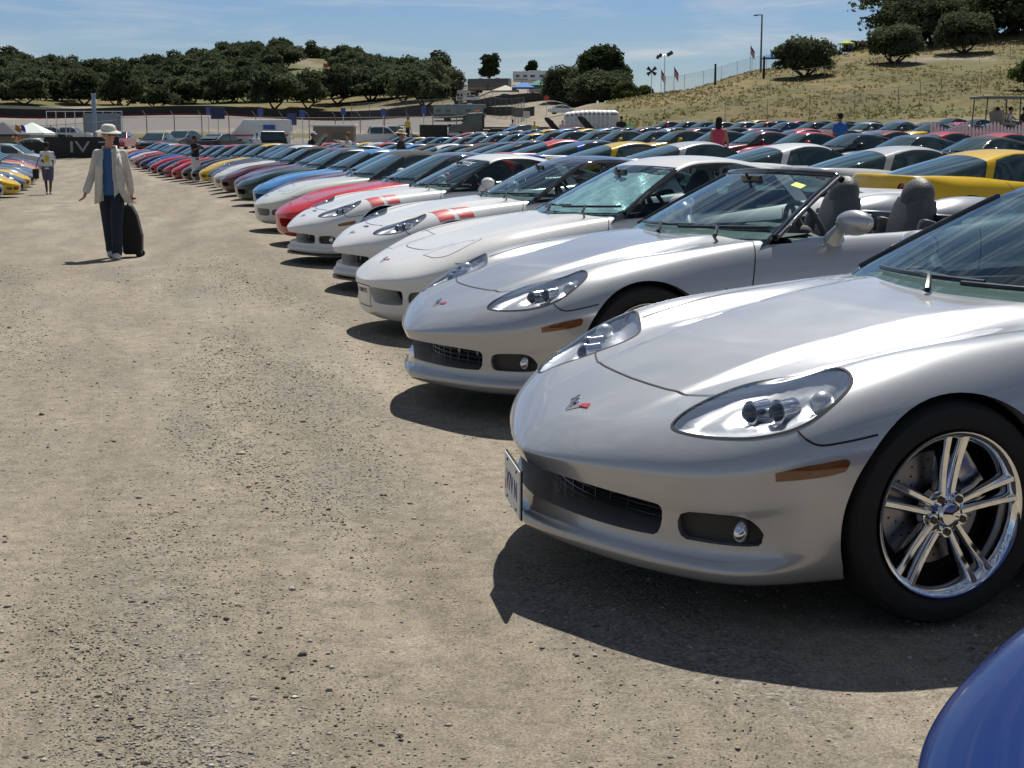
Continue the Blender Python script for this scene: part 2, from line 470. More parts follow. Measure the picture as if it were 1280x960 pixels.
def walls(S, lab, shift, G, m):
    """skirts from the rim of a removed region, moved by shift(V)"""
    T = S.T[S.lab == lab]; E = set()
    for t in T.tolist():
        for i in range(3): E.add((t[i], t[(i+1) % 3]))
    V = []; F = []
    for (a, b) in E:
        if (b, a) in E or abs(S.V[a][1]) < 1e-6 and abs(S.V[b][1]) < 1e-6: continue
        pa, pb = S.V[a], S.V[b]; q = shift(np.array([pa, pb])); n = len(V)
        V += [pa, pb, q[1], q[0]]; F += [(n, n+1, n+2), (n, n+2, n+3)]
    if F: G.flat(np.array(V), np.array(F), m)
def ribbon(bvh, pts, d, width, lift, G, m, closed=False, start=3.0):
    """thin strip on the surface: pts are 3-D guesses cast along d"""
    d = Vector(d).normalized(); P = []; Q = []
    for p in pts:
        h = bvh.ray_cast(Vector(p)-d*start, d)
        if h[0] is None: continue
        P.append(h[0]); Q.append(h[1] if h[1].dot(d) < 0 else -h[1])
    if len(P) < 3: return
    V = []; F = []; Nn = []; n = len(P)
    for i in range(n):
        a = P[(i-1) % n] if (i or closed) else P[0]; b = P[(i+1) % n] if (i < n-1 or closed) else P[-1]
        t = (b-a).normalized(); s_ = t.cross(Q[i]).normalized()*(width/2)
        V += [P[i]-s_+Q[i]*lift, P[i]+s_+Q[i]*lift]; Nn += [Q[i], Q[i]]
    for i in range(n if closed else n-1):
        a, b = 2*i, 2*((i+1) % n); F += [(a, a+1, b+1), (a, b+1, b)]
    G.add(np.array([tuple(v) for v in V]), np.array(F), np.array([tuple(v) for v in Nn]), m)

def build_materials():
    M = {}
    M['paint'] = objcol_mat('car_paint', .22, 0.0, .35, .30)
    M['metallic'] = objcol_mat('metallic_paint', .30, .46, 1.0, .4)
    M['gap'] = plain('panel_gap', (.015, .015, .015), .8)
    M['inner'] = plain('wheel_well', (.012, .012, .012), .9)
    M['trim'] = plain('black_trim', (.018, .018, .02), .28, coat=.3)
    M['gloss'] = plain('black_gloss', (.008, .008, .009), .05, coat=1)
    M['soft'] = plain('soft_top_cloth', (.022, .021, .022), .9, bump=.3, bscale=300)
    M['tyre'] = plain('tyre_rubber', (.010, .010, .010), .75, var=.35, vscale=14, bump=.2, bscale=60)
    M['chrome'] = plain('chrome', (.82, .83, .85), .06, metal=1)
    M['alloy'] = plain('alloy', (.55, .56, .58), .25, metal=1)
    M['disc'] = plain('brake_disc_steel', (.35, .34, .33), .35, metal=1, var=.2)
    M['amber'] = plain('amber_lens', (.17, .055, .014), .10, coat=1, var=.25, vscale=30)
    M['red_lens'] = plain('red_lens', (.22, .006, .008), .12, coat=1)
    M['reflector'] = plain('lamp_reflector', (.60, .62, .65), .30, metal=.65)
    M['lens'] = glass_mat('clear_lens', (.97, .98, .99), .9, 1.45)
    M['dark_lens'] = plain('projector_glass', (.02, .025, .04), .03, coat=1)
    M['windshield'] = glass_mat('windshield_glass', (.60, .76, .74), 1.25, 1.5, refl_tint=(.85, .97, .97))
    M['side'] = glass_mat('side_glass', (.42, .50, .50), .9, 1.5)
    M['far_glass'] = glass_mat('tinted_glass', (0, 0, 0), 1.5, 1.55, opaque=(.030, .050, .050), refl_tint=(.80, .97, .97))
    M['shade'] = plain('foil_sunshade', (.74, .84, .88), .28, metal=.35, bump=.8, bscale=11)
    M['interior'] = plain('cabin_plastic', (.075, .076, .074), .75, bump=.3, bscale=200)
    M['leather'] = plain('grey_leather', (.09, .088, .086), .5, bump=.25, bscale=120)
    M['fog'] = plain('fog_recess', (.035, .034, .033), .6)
    M['red'] = plain('red_vinyl', (.55, .02, .02), .35, coat=.6)
    M['white'] = plain('white_vinyl', (.75, .75, .75), .4)
    M['plate'] = plain('plate_white', (.72, .73, .74), .35)
    M['plate_ink'] = plain('plate_blue_ink', (.03, .04, .14), .5)
    M['yellow'] = plain('yellow_sticker', (.65, .75, .05), .5)
    M['dark_glass'] = M['far_glass']
    return M
M = build_materials()

def sym(P): return [(x, -y) for x, y in P]
def make_wheel(parent, loc, side, hi=True):
    """side=+1: outer face looks to +y"""
    t = MB(); n = 56 if hi else 28
    t.lathe([(.232, -.09), (.236, -.015), (.255, .004), (.285, .010), (.310, .002), (.322, -.018), (.326, -.05), (.327, -.11), (.326, -.18), (.322, -.21), (.30, -.225), (.26, -.22), (.232, -.20)], n, closed=True)
    if hi:
        for k in range(4):
            z = -.045-.045*k; t.lathe([(.3265, z), (.3285, z-.006), (.3285, z-.030), (.3265, z-.036)], n)
    o = t.build('wheel', M['tyre'], parent, smooth=40, loc=loc, rot=(0, 0, 0 if side > 0 else PI))
    # rim
    r = MB(); R0 = .238
    r.lathe([(.236, -.006), (.243, .002), (.241, .006), (.234, .004), (.226, -.004), (.217, -.020), (.214, -.045), (.210, -.14), (.205, -.19)], n)
    for k in range(5):
        a0 = PI/2+2*PI*k/5+.05
        for s_ in (-1, 1):
            pts = []
            for q in range(9):
                f = q/8; rr = .052+f*(.226-.052); off = s_*(.015+.015*f)
                y = -.026+.022*f-.006*math.sin(PI*f)
                ca, sa = math.cos(a0), math.sin(a0)
                pts.append((rr*ca-off*sa, y, rr*sa+off*ca, a0, .0105+.0015*f))
            V = []
            for (x, y, z, a, h) in pts:
                tx, tz = -math.sin(a), math.cos(a)
                V.append([r.bm.verts.new((x+tx*u*h, y+w, z+tz*u*h)) for u, w in ((-1.25, -.035), (-1.0, -.004), (-.5, .004), (.5, .004), (1.0, -.004), (1.25, -.035))])
            for i in range(len(V)-1):
                for j in range(5): r.bm.faces.new((V[i][j], V[i][j+1], V[i+1][j+1], V[i+1][j]))
        # dark groove between the two bars, lug
        la = a0+PI/5
        r.cyl((.052*math.cos(la), -.05, .052*math.sin(la)), (.052*math.cos(la), -.012, .052*math.sin(la)), .0175, .016, 14)
    r.lathe([(.074, -.06), (.070, -.034), (.055, -.026), (.040, -.020), (.036, -.006), (.030, .001), (.015, .004), (.001, .005)], 30)
    ro = r.build('rim', M['chrome'], o, smooth=35)
    if hi:
        for k in range(5):
            la = PI/2+2*PI*k/5+.05+PI/5; lg = MB()
            lg.cyl((.052*math.cos(la), -.02, .052*math.sin(la)), (.052*math.cos(la), -.006, .052*math.sin(la)), .0125, .0115, 6)
            lg.build('lug_nut', M['trim'], o)
    d = MB(); d.mi = 0
    d.lathe([(.07, -.095), (.165, -.095), (.168, -.10), (.168, -.122), (.07, -.122)], n); d.mi = 1
    if hi:
        for k in range(48):
            a = k*2*PI/48; rr = .10+.022*(k % 3)
            d.cyl((rr*math.cos(a), -.0965, rr*math.sin(a)), (rr*math.cos(a), -.0940, rr*math.sin(a)), .0035, .0035, 6)
    d.lathe([(.0, -.125), (.212, -.16)], n)
    d.mi = 2
    if hi: d.box((-.12, -.11, .085), (.07, .06, .16), ry=.62, bev=.012)
    d.build('brake_disc', [M['disc'], M['inner'], M['alloy']], o, smooth=30)
    return o

def make_mirror(parent, sgn, paint):
    m = MB(); base = Vector((-1.17, .79*sgn, .835))
    m.tube([base+Vector((.03, -.02*sgn, -.02)), base+Vector((.02, .02*sgn, .03)), base+Vector((.012, .06*sgn, .062)), base+Vector((0, .09*sgn, .072))], [.050, .036, .030, .034], 12)
    R = Matrix.Rotation(.18*sgn, 4, 'Z')
    m.sph(base+Vector((.0, .135*sgn, .078)), .1, (.62, 1.22, .66), 24, 14, R)
    o = m.build('side_mirror', paint, parent, smooth=60)
    g = MB(); g.sph(base+Vector((-.053, .140*sgn, .078)), .1, (.12, 1.04, .52), 16, 8, R); g.build('mirror_glass', M['gloss'], o, smooth=60)
    return o

def emblem(parent, loc, n, yaw=0.0, sc=1.0):
    """crossed flags: a checkered flag and a red flag meeting in a V"""
    o = MB(); q = Vector(n).to_track_quat('Z', 'X').to_matrix().to_4x4()
    T = Matrix.Scale(sc*1.15, 4)
    # local frame: z normal, build with x = car left/right, y = car back/front
    def quad(P, mi, h=.003):
        vs = [o.bm.verts.new((x, y, 0)) for x, y in P]+[o.bm.verts.new((x, y, h)) for x, y in P]; k = len(P)
        for f in [list(range(k))[::-1], list(range(k, 2*k))]+[[i, (i+1) % k, k+(i+1) % k, k+i] for i in range(k)]:
            o.bm.faces.new([vs[i] for i in f]).material_index = mi
    # V pole: tip towards the nose
    quad([(-.003, -.034), (.003, -.034), (.040, .012), (.034, .014)], 0, .004)
    quad([(-.003, -.034), (.003, -.034), (-.034, .014), (-.040, .012)], 0, .004)
    quad([(.006, -.022), (.030, -.002), (.062, .004), (.045, .022), (.030, .016), (.018, .010)], 1)
    for i in range(4):
        for j in range(3):
            x = -.012-.011*i; y = -.016+.010*j+.006*i
            quad([(x, y), (x-.0105, y+.006), (x-.0105, y+.0155), (x, y+.0095)], 2 if (i+j) % 2 else 0)
    o.bm.transform(T)
    e = o.build('flag_emblem', [M['chrome'], M['red'], M['gap']], parent)
    return e

def text_obj(name, txt, size, mat, parent, M4, ext=.0006, align='CENTER', sx=1.0):
    cu = bpy.data.curves.new(name, 'FONT'); cu.body = txt; cu.size = size; cu.extrude = ext; cu.align_x = align; cu.align_y = 'CENTER'; cu.resolution_u = 3
    o = bpy.data.objects.new('tmp', cu); COL.objects.link(o); dg = bpy.context.evaluated_depsgraph_get(); dg.update()
    me = bpy.data.meshes.new_from_object(o.evaluated_get(dg)); bpy.data.objects.remove(o)
    me.transform(M4 @ Matrix.Diagonal((sx, 1, 1, 1))); me.materials.clear(); me.materials.append(mat)
    q = bpy.data.objects.new(name, me); link(q, parent); reg(q, parent); return q

def make_car(kind='c6', top='coupe', roof='body', interior=False, res=(200, 80), metallic=False, extras=(), hole=True):
    """top: coupe / open / soft; returns the Empty that parents every part"""
    root = empty('sports_car'); K = model6() if kind == 'c6' else model5()
    paint = M['metallic'] if metallic else M['paint']
    S = grid_surf(body_half(K, *res)); bvh = BVHTree.FromPolygons(S.V.tolist(), S.T.tolist())
    GG = glass6(); ay = lambda V: np.abs(V[:, 1])
    G = Geo()
    # ---- openings
    for sg in (1, -1):
        side = lambda V, sg=sg: .5-V[:, 1]*sg
        S.clip(lambda V: gate(np.hypot(V[:, 0], V[:, 2]-.325)-.352, side(V)), 0, 5)
        S.clip(lambda V: gate(np.hypot(V[:, 0]+2.686, V[:, 2]-.33)-.362, side(V)), 0, 5)
    walls(S, 5, lambda V: np.stack([V[:, 0], V[:, 1]-np.sign(V[:, 1])*.06, V[:, 2]], 1), G, 0)
    if kind == 'c6':
        S.clip(lambda V: gate(poly_sd(V[:, 1], V[:, 2], GR6), .5-V[:, 0]), 0, 2)
        for sg in (1, -1):
            S.clip(lambda V: gate(poly_sd((V[:, 1]*sg-V[:, 0])*.7071, V[:, 2], FOG), .3-V[:, 0], .2-V[:, 1]*sg), 0, 3)
            S.clip(lambda V: gate(poly_sd(V[:, 0], V[:, 1]*sg, HL), .5-V[:, 2]), 0, 10 if sg > 0 else 11)
    else:
        for sg in (1, -1):
            S.clip(lambda V: gate(poly_sd(V[:, 1]*sg, V[:, 2], G5A), .5-V[:, 0]), 0, 2)
            S.clip(lambda V: gate(poly_sd((V[:, 1]*sg-V[:, 0])*.7071, V[:, 2], FOG5), .3-V[:, 0], .2-V[:, 1]*sg), 0, 3)
    for sg in (1, -1):
        S.clip(lambda V: gate(poly_sd(V[:, 0], V[:, 2], MARK), .3-V[:, 1]*sg), 0, 14 if sg > 0 else 15)
        # tail lamps
        for i, (yy, rr) in enumerate(((.52, .075), (.72, .075))):
            S.clip(lambda V: gate(np.hypot(V[:, 1]*sg-yy, V[:, 2]-.76)-rr, V[:, 0]+3.1), 0, 16+i+(2 if sg < 0 else 0))
    if hole:
        def hf(V):
            zg = GG['z'](V[:, 0], ay(V)); x = V[:, 0]
            back = (-2.02 if top != 'coupe' else -2.9)-x
            return gate(V[:, 2]-zg+.004, ay(V)-GG['yb'](x)+.03, x+.30, back, .6-V[:, 2])
        if top == 'open': hf2 = lambda V: gate(poly_sd(V[:, 0], ay(V), OPEN), .6-V[:, 2])
        S.clip(hf if top != 'open' else (lambda V: np.minimum(gate(hf(V), -.9-V[:, 0]), hf2(V))), 0, 6)
    Vp, Tp, Np = S.part([0]); G.add(Vp, Tp, Np, 0)
    # ---- recesses
    back = lambda d, z=0: (lambda V: V+np.array([-d, 0, z]))
    if (S.lab == 2).any():
        walls(S, 2, lambda V: np.stack([V[:, 0]-.20, V[:, 1]*.93, V[:, 2]*.9+.03], 1), G, 0)
        v, t, n = S.part([2]); G.add(np.stack([v[:, 0]-.20, v[:, 1]*.93, v[:, 2]*.9+.03], 1), t, n, 3)
    if (S.lab == 3).any():
        f3 = lambda V: np.stack([V[:, 0]-.022, V[:, 1]-np.sign(V[:, 1])*.022, V[:, 2]], 1)
        walls(S, 3, f3, G, 0)
    walls(S, 6, lambda V: V+np.array([0, 0, -.05]), G, 2) if hole else None
    # ---- panel gaps
    def top_line(pts, sg=1, w=.006): ribbon(bvh, [(x, y*sg, .5) for x, y in crom(pts, 22)], (0, 0, -1), w, .0024, G, 1)
    def side_line(pts, sg=1, w=.006): ribbon(bvh, [(x, 0, z) for x, z in crom(pts, 20)], (0, -sg, 0), w, .0014, G, 1, start=2.0)
    for sg in (1, -1):
        if kind == 'c6':
            top_line([(.583, 0), (.578, .15), (.566, .28), (.530, .40), (.515, .43)], sg)
            top_line([(.255, .60), (.15, .612), (0, .632), (-.2, .660), (-.50, .690), (-.72, .72)], sg)
            side_line([(.463, .585), (.450, .565), (.42, .553), (.355, .562), (.265, .579)], sg)
        else:
            top_line([(.55, 0), (.545, .15), (.525, .27), (.47, .33), (.35, .36)], sg); top_line([(.30, .62), (.15, .63), (0, .645), (-.2, .665), (-.72, .72)], sg)
            ribbon(bvh, [(x, y*sg, .5) for x, y in crom([(.60, .43), (.585, .40), (.38, .40), (.26, .42), (.25, .46), (.26, .66), (.30, .69), (.43, .70), (.52, .68), (.585, .60), (.60, .50)], 5, True)], (0, 0, -1), .006, .0011, G, 1, closed=True)
            side_line([(.50, .56), (.44, .552), (.355, .555), (.265, .575)], sg)
        side_line([(-.60, .14), (-.575, .35), (-.59, .6), (-.66, .80), (-.70, .84)], sg)     # door
        side_line([(-1.98, .18), (-1.95, .4), (-1.98, .62), (-2.05, .80), (-2.08, .84)], sg)
        side_line([(-.60, .17), (-1.2, .165), (-1.98, .18)], sg)
        side_line([(-3.06, .52), (-3.15, .55), (-3.32, .56)], sg)
        top_line([(-3.20, 0), (-3.19, .35), (-3.12, .52), (-3.0, .60)], sg)
        # side scoop behind the front wheel
        ribbon(bvh, [(x, 0, z) for x, z in crom([(-.42, .60), (-.50, .52), (-.56, .40), (-.60, .30)], 8)], (0, -sg, 0), .05, .002, G, 1, start=2.0)
    if kind == 'c6':
        for sg in (1, -1): ribbon(bvh, [(x, y*sg, .5) for x, y in HL], (0, 0, -1), .008, .0014, G, 1, closed=True)
    body = G.build('body', [paint, M['gap'], M['interior'], M['inner']], root)
    # ---- wheel wells, floor
    w = MB()
    for x, r in ((0, .372), (-2.686, .382)):
        for sg in (1, -1):
            A = [(x+r*math.cos(a), .325+r*math.sin(a)) for a in np.linspace(-.5, PI+.5, 25)]
            a = [w.bm.verts.new((p[0], (.80 if x > -1 else .84)*sg, p[1])) for p in A]; b = [w.bm.verts.new((p[0], .50*sg, p[1])) for p in A]
            for i in range(len(A)-1): w.bm.faces.new((a[i], a[i+1], b[i+1], b[i]))
            w.bm.faces.new(b)
    w.box((-1.34, 0, .20), (1.95, 1.60, .10)); w.box((.42, 0, .19), (.60, 1.0, .06)); w.box((-3.0, 0, .27), (.55, 1.3, .10))
    w.box((0, 0, .30), (.7, .9, .2)); w.box((-2.68, 0, .34), (.7, .9, .3))
    w.build('underbody', M['inner'], root)
    # ---- lamps
    if kind == 'c6':
        g = MB()
        xx = lambda y: .765-.58*y*y
        for z in (.262, .285, .308, .331): g.tube([(xx(y), y, z) for y in np.linspace(-.49, .49, 17)], .0035, 5)
        for y in np.linspace(-.44, .44, 12): g.box((xx(y)-.002, y, .295), (.006, .006, .085))
        for y in (-.36, -.22, .22, .36): g.box((xx(y)+.004, y, .318), (.01, .035, .04))
        g.build('grille', M['trim'], root)
        for sg, lab in ((1, 10), (-1, 11)):
            v, t, n = S.part([lab]); sd = -poly_sd(v[:, 0], v[:, 1]*sg, HL)
            qa = v[:, 0]*.55+v[:, 1]*sg*-.83; dep = .008+.040*np.clip(sd/.045, 0, 1)**.7
            bowl = lambda cx, cy, R: np.clip(1-((v[:, 0]-cx)**2+(v[:, 1]*sg-cy)**2)/R**2, 0, 1)
            ridge = -.030*np.maximum(bowl(.497, .592, .062), bowl(.452, .664, .062))**.5-.024*bowl(.352, .735, .055)**.5+.016*np.exp(-((qa+.02)/.010)**2)*np.clip(sd/.02, 0, 1)
            hv = v-n*(dep-ridge)[:, None]
            h = mesh_obj('headlight', hv, t, M['reflector'], root)
            v2 = v+n*.0006; mesh_obj('lens', v2, t, M['lens'], h, normals=n)
            p = MB(); c2 = MB()
            for (x, y) in ((.497, .592), (.452, .664)):
                hit = bvh.ray_cast(Vector((x, y*sg, 2)), Vector((0, 0, -1)))[0]; c = hit+Vector((-.02, 0, -.040))
                d = Vector((1, .10*sg, -.06)).normalized()
                c2.cyl(c-d*.045, c+d*.012, .034, .031, 20, cap=False); c2.cyl(c+d*.006, c+d*.014, .0355, .0355, 20)
                p.sph(c+d*.010, .028, (1, 1, 1), 16, 10)
            c2.build('projector_ring', M['chrome'], h, smooth=40); p.build('projector', M['dark_lens'], h, smooth=60)
            hit = bvh.ray_cast(Vector((.355, .745*sg, 2)), Vector((0, 0, -1)))[0]
            tl = MB(); tl.sph(hit+Vector((-.012, -.01*sg, -.034)), .036, (1, .9, 1), 16, 10); tl.build('turn_lamp', M['reflector'], h, smooth=60)
        for sg in (1, -1):
            m3 = (S.lab == 3); T3 = S.T[m3 & (S.V[S.T[:, 0], 1]*sg > 0)]; u, inv = np.unique(T3, return_inverse=True)
            v = S.V[u]+np.array([-.022, -.022*sg, 0]); fo = mesh_obj('fog_light', v, inv.reshape(-1, 3), M['fog'], root, normals=S.N[u])
            c = Vector((.585, .735*sg, .300)); lamp = MB(); lamp.sph(c, .042, (.60, 1.45, .80), 18, 10, Matrix.Rotation(-.75*sg, 4, 'Z')); lamp.build('fog_lamp', M['chrome'], fo, smooth=60)
    else:
        for sg in (1, -1):
            m3 = (S.lab == 3); T3 = S.T[m3 & (S.V[S.T[:, 0], 1]*sg > 0)]; u, inv = np.unique(T3, return_inverse=True)
            mesh_obj('fog_light', S.V[u]+np.array([-.012, -.012*sg, 0]), inv.reshape(-1, 3), M['far_glass'], root, normals=S.N[u])
    for lab in (14, 15):
        v, t, n = S.part([lab]); mesh_obj('marker_light', v+n*.002, t, M['amber'], root, normals=n)
    for lab in (16, 17, 18, 19):
        v, t, n = S.part([lab])
        if not len(t): continue
        tl = mesh_obj('tail_light', v+n*np.array([-.0, 0, 0])-np.array([-.018, 0, 0]), t, M['red_lens'], root, normals=n)
        tg = Geo(); walls(S, lab, lambda V: V+np.array([.02, 0, 0]), tg, 0)
        if tg.n: tg.build('lamp_ring', M['trim'], tl)
    # ---- wheels
    for x, y in ((0, .885), (-2.686, .90)):
        make_wheel(root, (x, y, .326), 1, hi=res[0] > 150); make_wheel(root, (x, -y, .326), -1, hi=res[0] > 150)
    for sg in (1, -1): make_mirror(root, sg, paint)
    # ---- glass house
    H = grid_surf(green_half(150 if res[0] > 150 else 80, 44 if res[0] > 150 else 26, GG))
    def flds(V):
        x, y = V[:, 0], ay(V); ws, rf, ht, sd = GG['z'](x, y, True); return x, y, V[:, 2], ws, rf, ht, sd
    hdr = lambda x, y: x+1.215+.28*y*y                       # >0 in front of the header
    def f_ws(V, e=0.0):
        x, y, z, ws, rf, ht, sd = flds(V); return gate(-hdr(x, y)+e, .055+e-(sd-ws), x+.33)
    def f_hoop(x, z): return x+2.02+.62*np.clip(1.20-z, 0, 1)   # >0 in front of the hoop front edge
    def f_sw(V, e=0.0):
        x, y, z, ws, rf, ht, sd = flds(V)
        return gate(.018+e+sd-smin(ws, rf, .05), -f_hoop(x, z)+e, sd-ht+.012)
    def f_rw(V, e=0.0):
        x, y, z, ws, rf, ht, sd = flds(V)
        return gate(x+2.19+.55*np.clip(1.20-z, 0, 1)-.04*np.clip(1.15-z, 0, 1)+e, -3.2-x)
    glass = 'windshield' if interior else 'far_glass'
    H.clip(lambda V: f_ws(V, -.022), 0, 1); H.clip(f_ws, 1, 2)
    zoff = .0
    if top != 'open':
        H.clip(lambda V: f_sw(V, -.014), 0, 3); H.clip(f_sw, 3, 4)
        if top == 'coupe':
            H.clip(lambda V: f_rw(V, -.012), 0, 5); H.clip(f_rw, 5, 6)
    v, t, n = H.part([2]); wsh = mesh_obj('windshield', v, t, M[glass], root, normals=n)
    v, t, n = H.part([1]); fr = mesh_obj('windshield_frame', np.concatenate([v, v-n*.02]), np.concatenate([t, t[:, ::-1]+len(v)]), M['gloss'], wsh, normals=np.concatenate([n, -n]))
    for sg in (1, -1):
        # A-pillar with its bright strip
        P = []
        for f in np.linspace(0, 1, 14):
            x = -.79-.50*f
            ys = np.linspace(.35, .85, 200); ws, rf, ht, sd = GG['z'](np.full(200, x), ys, True); i = int(np.argmin(np.abs(sd-ws))); yy = ys[i]
            P.append((x, (yy-.012)*sg, float(GG['z'](np.array([x]), np.array([yy-.012]))[0])-.004))
        m_ = MB(); m_.tube(P, [.020]*14, 10); m_.build('pillar', M['gloss'], root, smooth=60)
        P2 = [(p[0]-.012, p[1]+.013*sg, p[2]+.012) for p in P]
        m_ = MB(); m_.tube(P2, .0055, 6); m_.build('pillar_trim', M['alloy'] if top == 'open' else M['trim'], root, smooth=60)
    if top == 'open':
        P = [(float(-1.215-.28*y*y), y, float(GG['z'](np.array([-1.215-.28*y*y]), np.array([abs(y)]))[0])) for y in np.linspace(-.60, .60, 25)]
        m_ = MB(); m_.tube(P, .017, 10); m_.build('header_rail', M['gloss'], root, smooth=60)
    else:
        rm = {'body': paint, 'black': M['gloss'], 'soft': M['soft']}[roof if top == 'coupe' else 'soft']
        v, t, n = H.part([0]); 
        x = v[t].mean(1)[:, 0]; z = v[t].mean(1)[:, 2]
        isroof = f_hoop(x, z) > -.0
        mi = np.where(isroof, 0, 1) if top == 'coupe' else np.zeros(len(t), int)
        ws_lo = (v[t].mean(1)[:, 0] > -1.2) | ((v[t].mean(1)[:, 2] < 1.02) & isroof)
        mi = np.where(ws_lo, 2, mi)
        mesh_obj('roof', v, t, [rm, paint, M['gloss']], root, mi, normals=n)
        v, t, n = H.part([3, 5])
        if len(t): mesh_obj('window_seal', v+n*.001, t, M['trim'], root, normals=n)
        for sg in (1, -1):
            m4 = (H.lab == 4); T4 = H.T[m4 & (H.V[H.T].mean(1)[:, 1]*sg > 0)]; u, inv = np.unique(T4, return_inverse=True)
            mesh_obj('side_window', H.V[u], inv.reshape(-1, 3), M['side' if interior else 'far_glass'], root, normals=H.N[u])
        if top == 'coupe':
            v, t, n = H.part([6]); mesh_obj('rear_window', v, t, M['side' if interior else 'far_glass'], root, normals=n)
        else:
            ribbon_g = Geo(); hb = BVHTree.FromPolygons(H.V.tolist(), H.T.tolist())
            v = []; 
            q = [(-2.28-.50*f, y) for f in (0,) for y in ()]
            pane = crom([(-2.45, .0), (-2.45, .28), (-2.50, .36), (-2.62, .37), (-2.70, .30), (-2.72, 0)], 5)
            H.clip(lambda V: gate(poly_sd(V[:, 0], ay(V), pane), .9-V[:, 2]), 0, 8); v, t, n = H.part([8])
            if len(t): mesh_obj('rear_window', v+n*.002, t, M['far_glass'], root, normals=n)
    # ---- wipers at the cowl
    w = MB()
    for y0, y1 in ((-.45, .20), (.12, .70)):
        P = []
        for f in np.linspace(0, 1, 12):
            y = y0+(y1-y0)*f; x = -.545-.40*y*y-.035-.02*f; P.append((x, y, float(GG['z'](np.array([x]), np.array([abs(y)]))[0])+.016))
        w.tube(P, [.009]*12, 6); a = Vector(P[5]); w.tube([(a.x+.11, a.y+.22, a.z-.030), (a.x+.06, a.y+.16, a.z+.012), a+Vector((0, 0, .008))], [.012, .009, .007], 6)
    w.build('wiper', M['trim'], root, smooth=50)
    # ---- emblem
    h = bvh.ray_cast(Vector((.772, 0, 2)), Vector((0, 0, -1))); em = emblem(root, (0, 0, 0), (0, 0, 1))
    nn = h[1] if h[1].z > 0 else -h[1]
    em.matrix_local = Matrix.Translation(h[0]+nn*.001) @ Matrix.Rotation(math.atan2(nn.x, nn.z), 4, 'Y') @ Matrix.Rotation(PI/2, 4, 'Z')
    if interior: make_cabin(root, top, GG)
    if top == 'open': make_tonneau(root, paint)
    root['bvh'] = 0
    CARBVH[root.name] = (bvh, BVHTree.FromPolygons(H.V.tolist(), H.T.tolist()), S)
    return root
CARBVH = {}
OPEN = crom([(-.90, 0), (-.90, .60), (-.95, .68), (-1.2, .715), (-1.6, .725), (-1.95, .71), (-2.06, .64), (-2.08, .3), (-2.08, 0)], 4)

def make_cabin(root, top, GG):
    d = MB()
    # dash top follows the windshield base
    for s_ in (1,):
        A = []; 
        for y in np.linspace(-.72, .72, 17):
            x = -.56-.40*y*y; A.append((x, y))
        va = [d.bm.verts.new((x-.02, y, .835)) for x, y in A]; vb = [d.bm.verts.new((x-.26, y, .855)) for x, y in A]; vc = [d.bm.verts.new((-1.02-.02*math.cos(y*2), y, .83)) for x, y in A]
        vd = [d.bm.verts.new((-1.0, y, .60)) for x, y in A]
        for r0, r1 in ((va, vb), (vb, vc), (vc, vd)):
            for i in range(16): d.bm.faces.new((r0[i], r0[i+1], r1[i+1], r1[i]))
    d.box((-1.0, .38, .86), (.16, .34, .07), bev=.03)
    d.build('dashboard', M['interior'], root, smooth=40)
    t = MB(); t.box((-1.5, 0, .42), (1.3, .22, .40), bev=.04)
    for sg in (1, -1): t.box((-1.35, .755*sg, .58), (1.3, .05, .44), bev=.02)
    t.box((-1.5, 0, .27), (1.4, 1.4, .03)); t.box((-2.12, 0, .55), (.06, 1.4, .55), bev=.02)
    if top != 'open': t.box((-2.6, 0, .78), (.95, 1.1, .04)); 
    t.build('cabin_trim', M['interior'], root, smooth=40)
    for sg in (1, -1):
        s_ = MB(); s_.box((-1.52, .36*sg, .42), (.52, .50, .16), bev=.06)
        # backrest: leaning slab with side bolsters
        s_.box((-1.90, .36*sg, .72), (.13, .44, .60), ry=-.30, bev=.060, taper=(1, .62))
        for q in (1, -1): s_.box((-1.86, .36*sg+.20*q, .66), (.13, .08, .46), ry=-.30, bev=.035)
        s_.sph((-1.985, .36*sg, 1.00), .12, (.62, 1.02, .95), 20, 12, Matrix.Rotation(-.25, 4, 'Y'))
        s_.build('seat', M['leather'], root, smooth=50)
    w = MB(); c = Vector((-1.24, .37, .83)); ax = Vector((-.93, 0, .36)).normalized(); u = ax.orthogonal().normalized(); v = ax.cross(u)
    w.tube([c+(u*math.cos(a)+v*math.sin(a))*.18 for a in np.linspace(0, 2*PI, 33)[:-1]], .015, 8, closed=True)
    for a in (0, 2.1, 4.2): w.tube([c-ax*.02, c+(u*math.cos(a)+v*math.sin(a))*.175], [.03, .013], 6)
    w.sph(c-ax*.02, .055, (1, 1, 1), 12, 8); w.cyl(c-ax*.02, c-ax*.22, .035)
    w.build('steering_wheel', M['interior'], root, smooth=50)
    m = MB(); m.box((-1.12, 0, 1.12), (.03, .20, .055), ry=.2, bev=.015); m.cyl((-1.10, 0, 1.12), (-1.08, 0, 1.16), .008)
    m.build('rear_view_mirror', M['trim'], root, smooth=40)
def make_tonneau(root, paint):
    for sg in (1, -1):
        t = MB(); t.sph((-2.30, .36*sg, .865), .25, (1.45, .78, .52), 26, 16)
        t.build('headrest_hump', paint, root, smooth=60)
    t = MB(); t.box((-2.02, 0, .86), (.06, 1.36, .10), bev=.02); t.build('cockpit_edge', M['trim'], root, smooth=40)

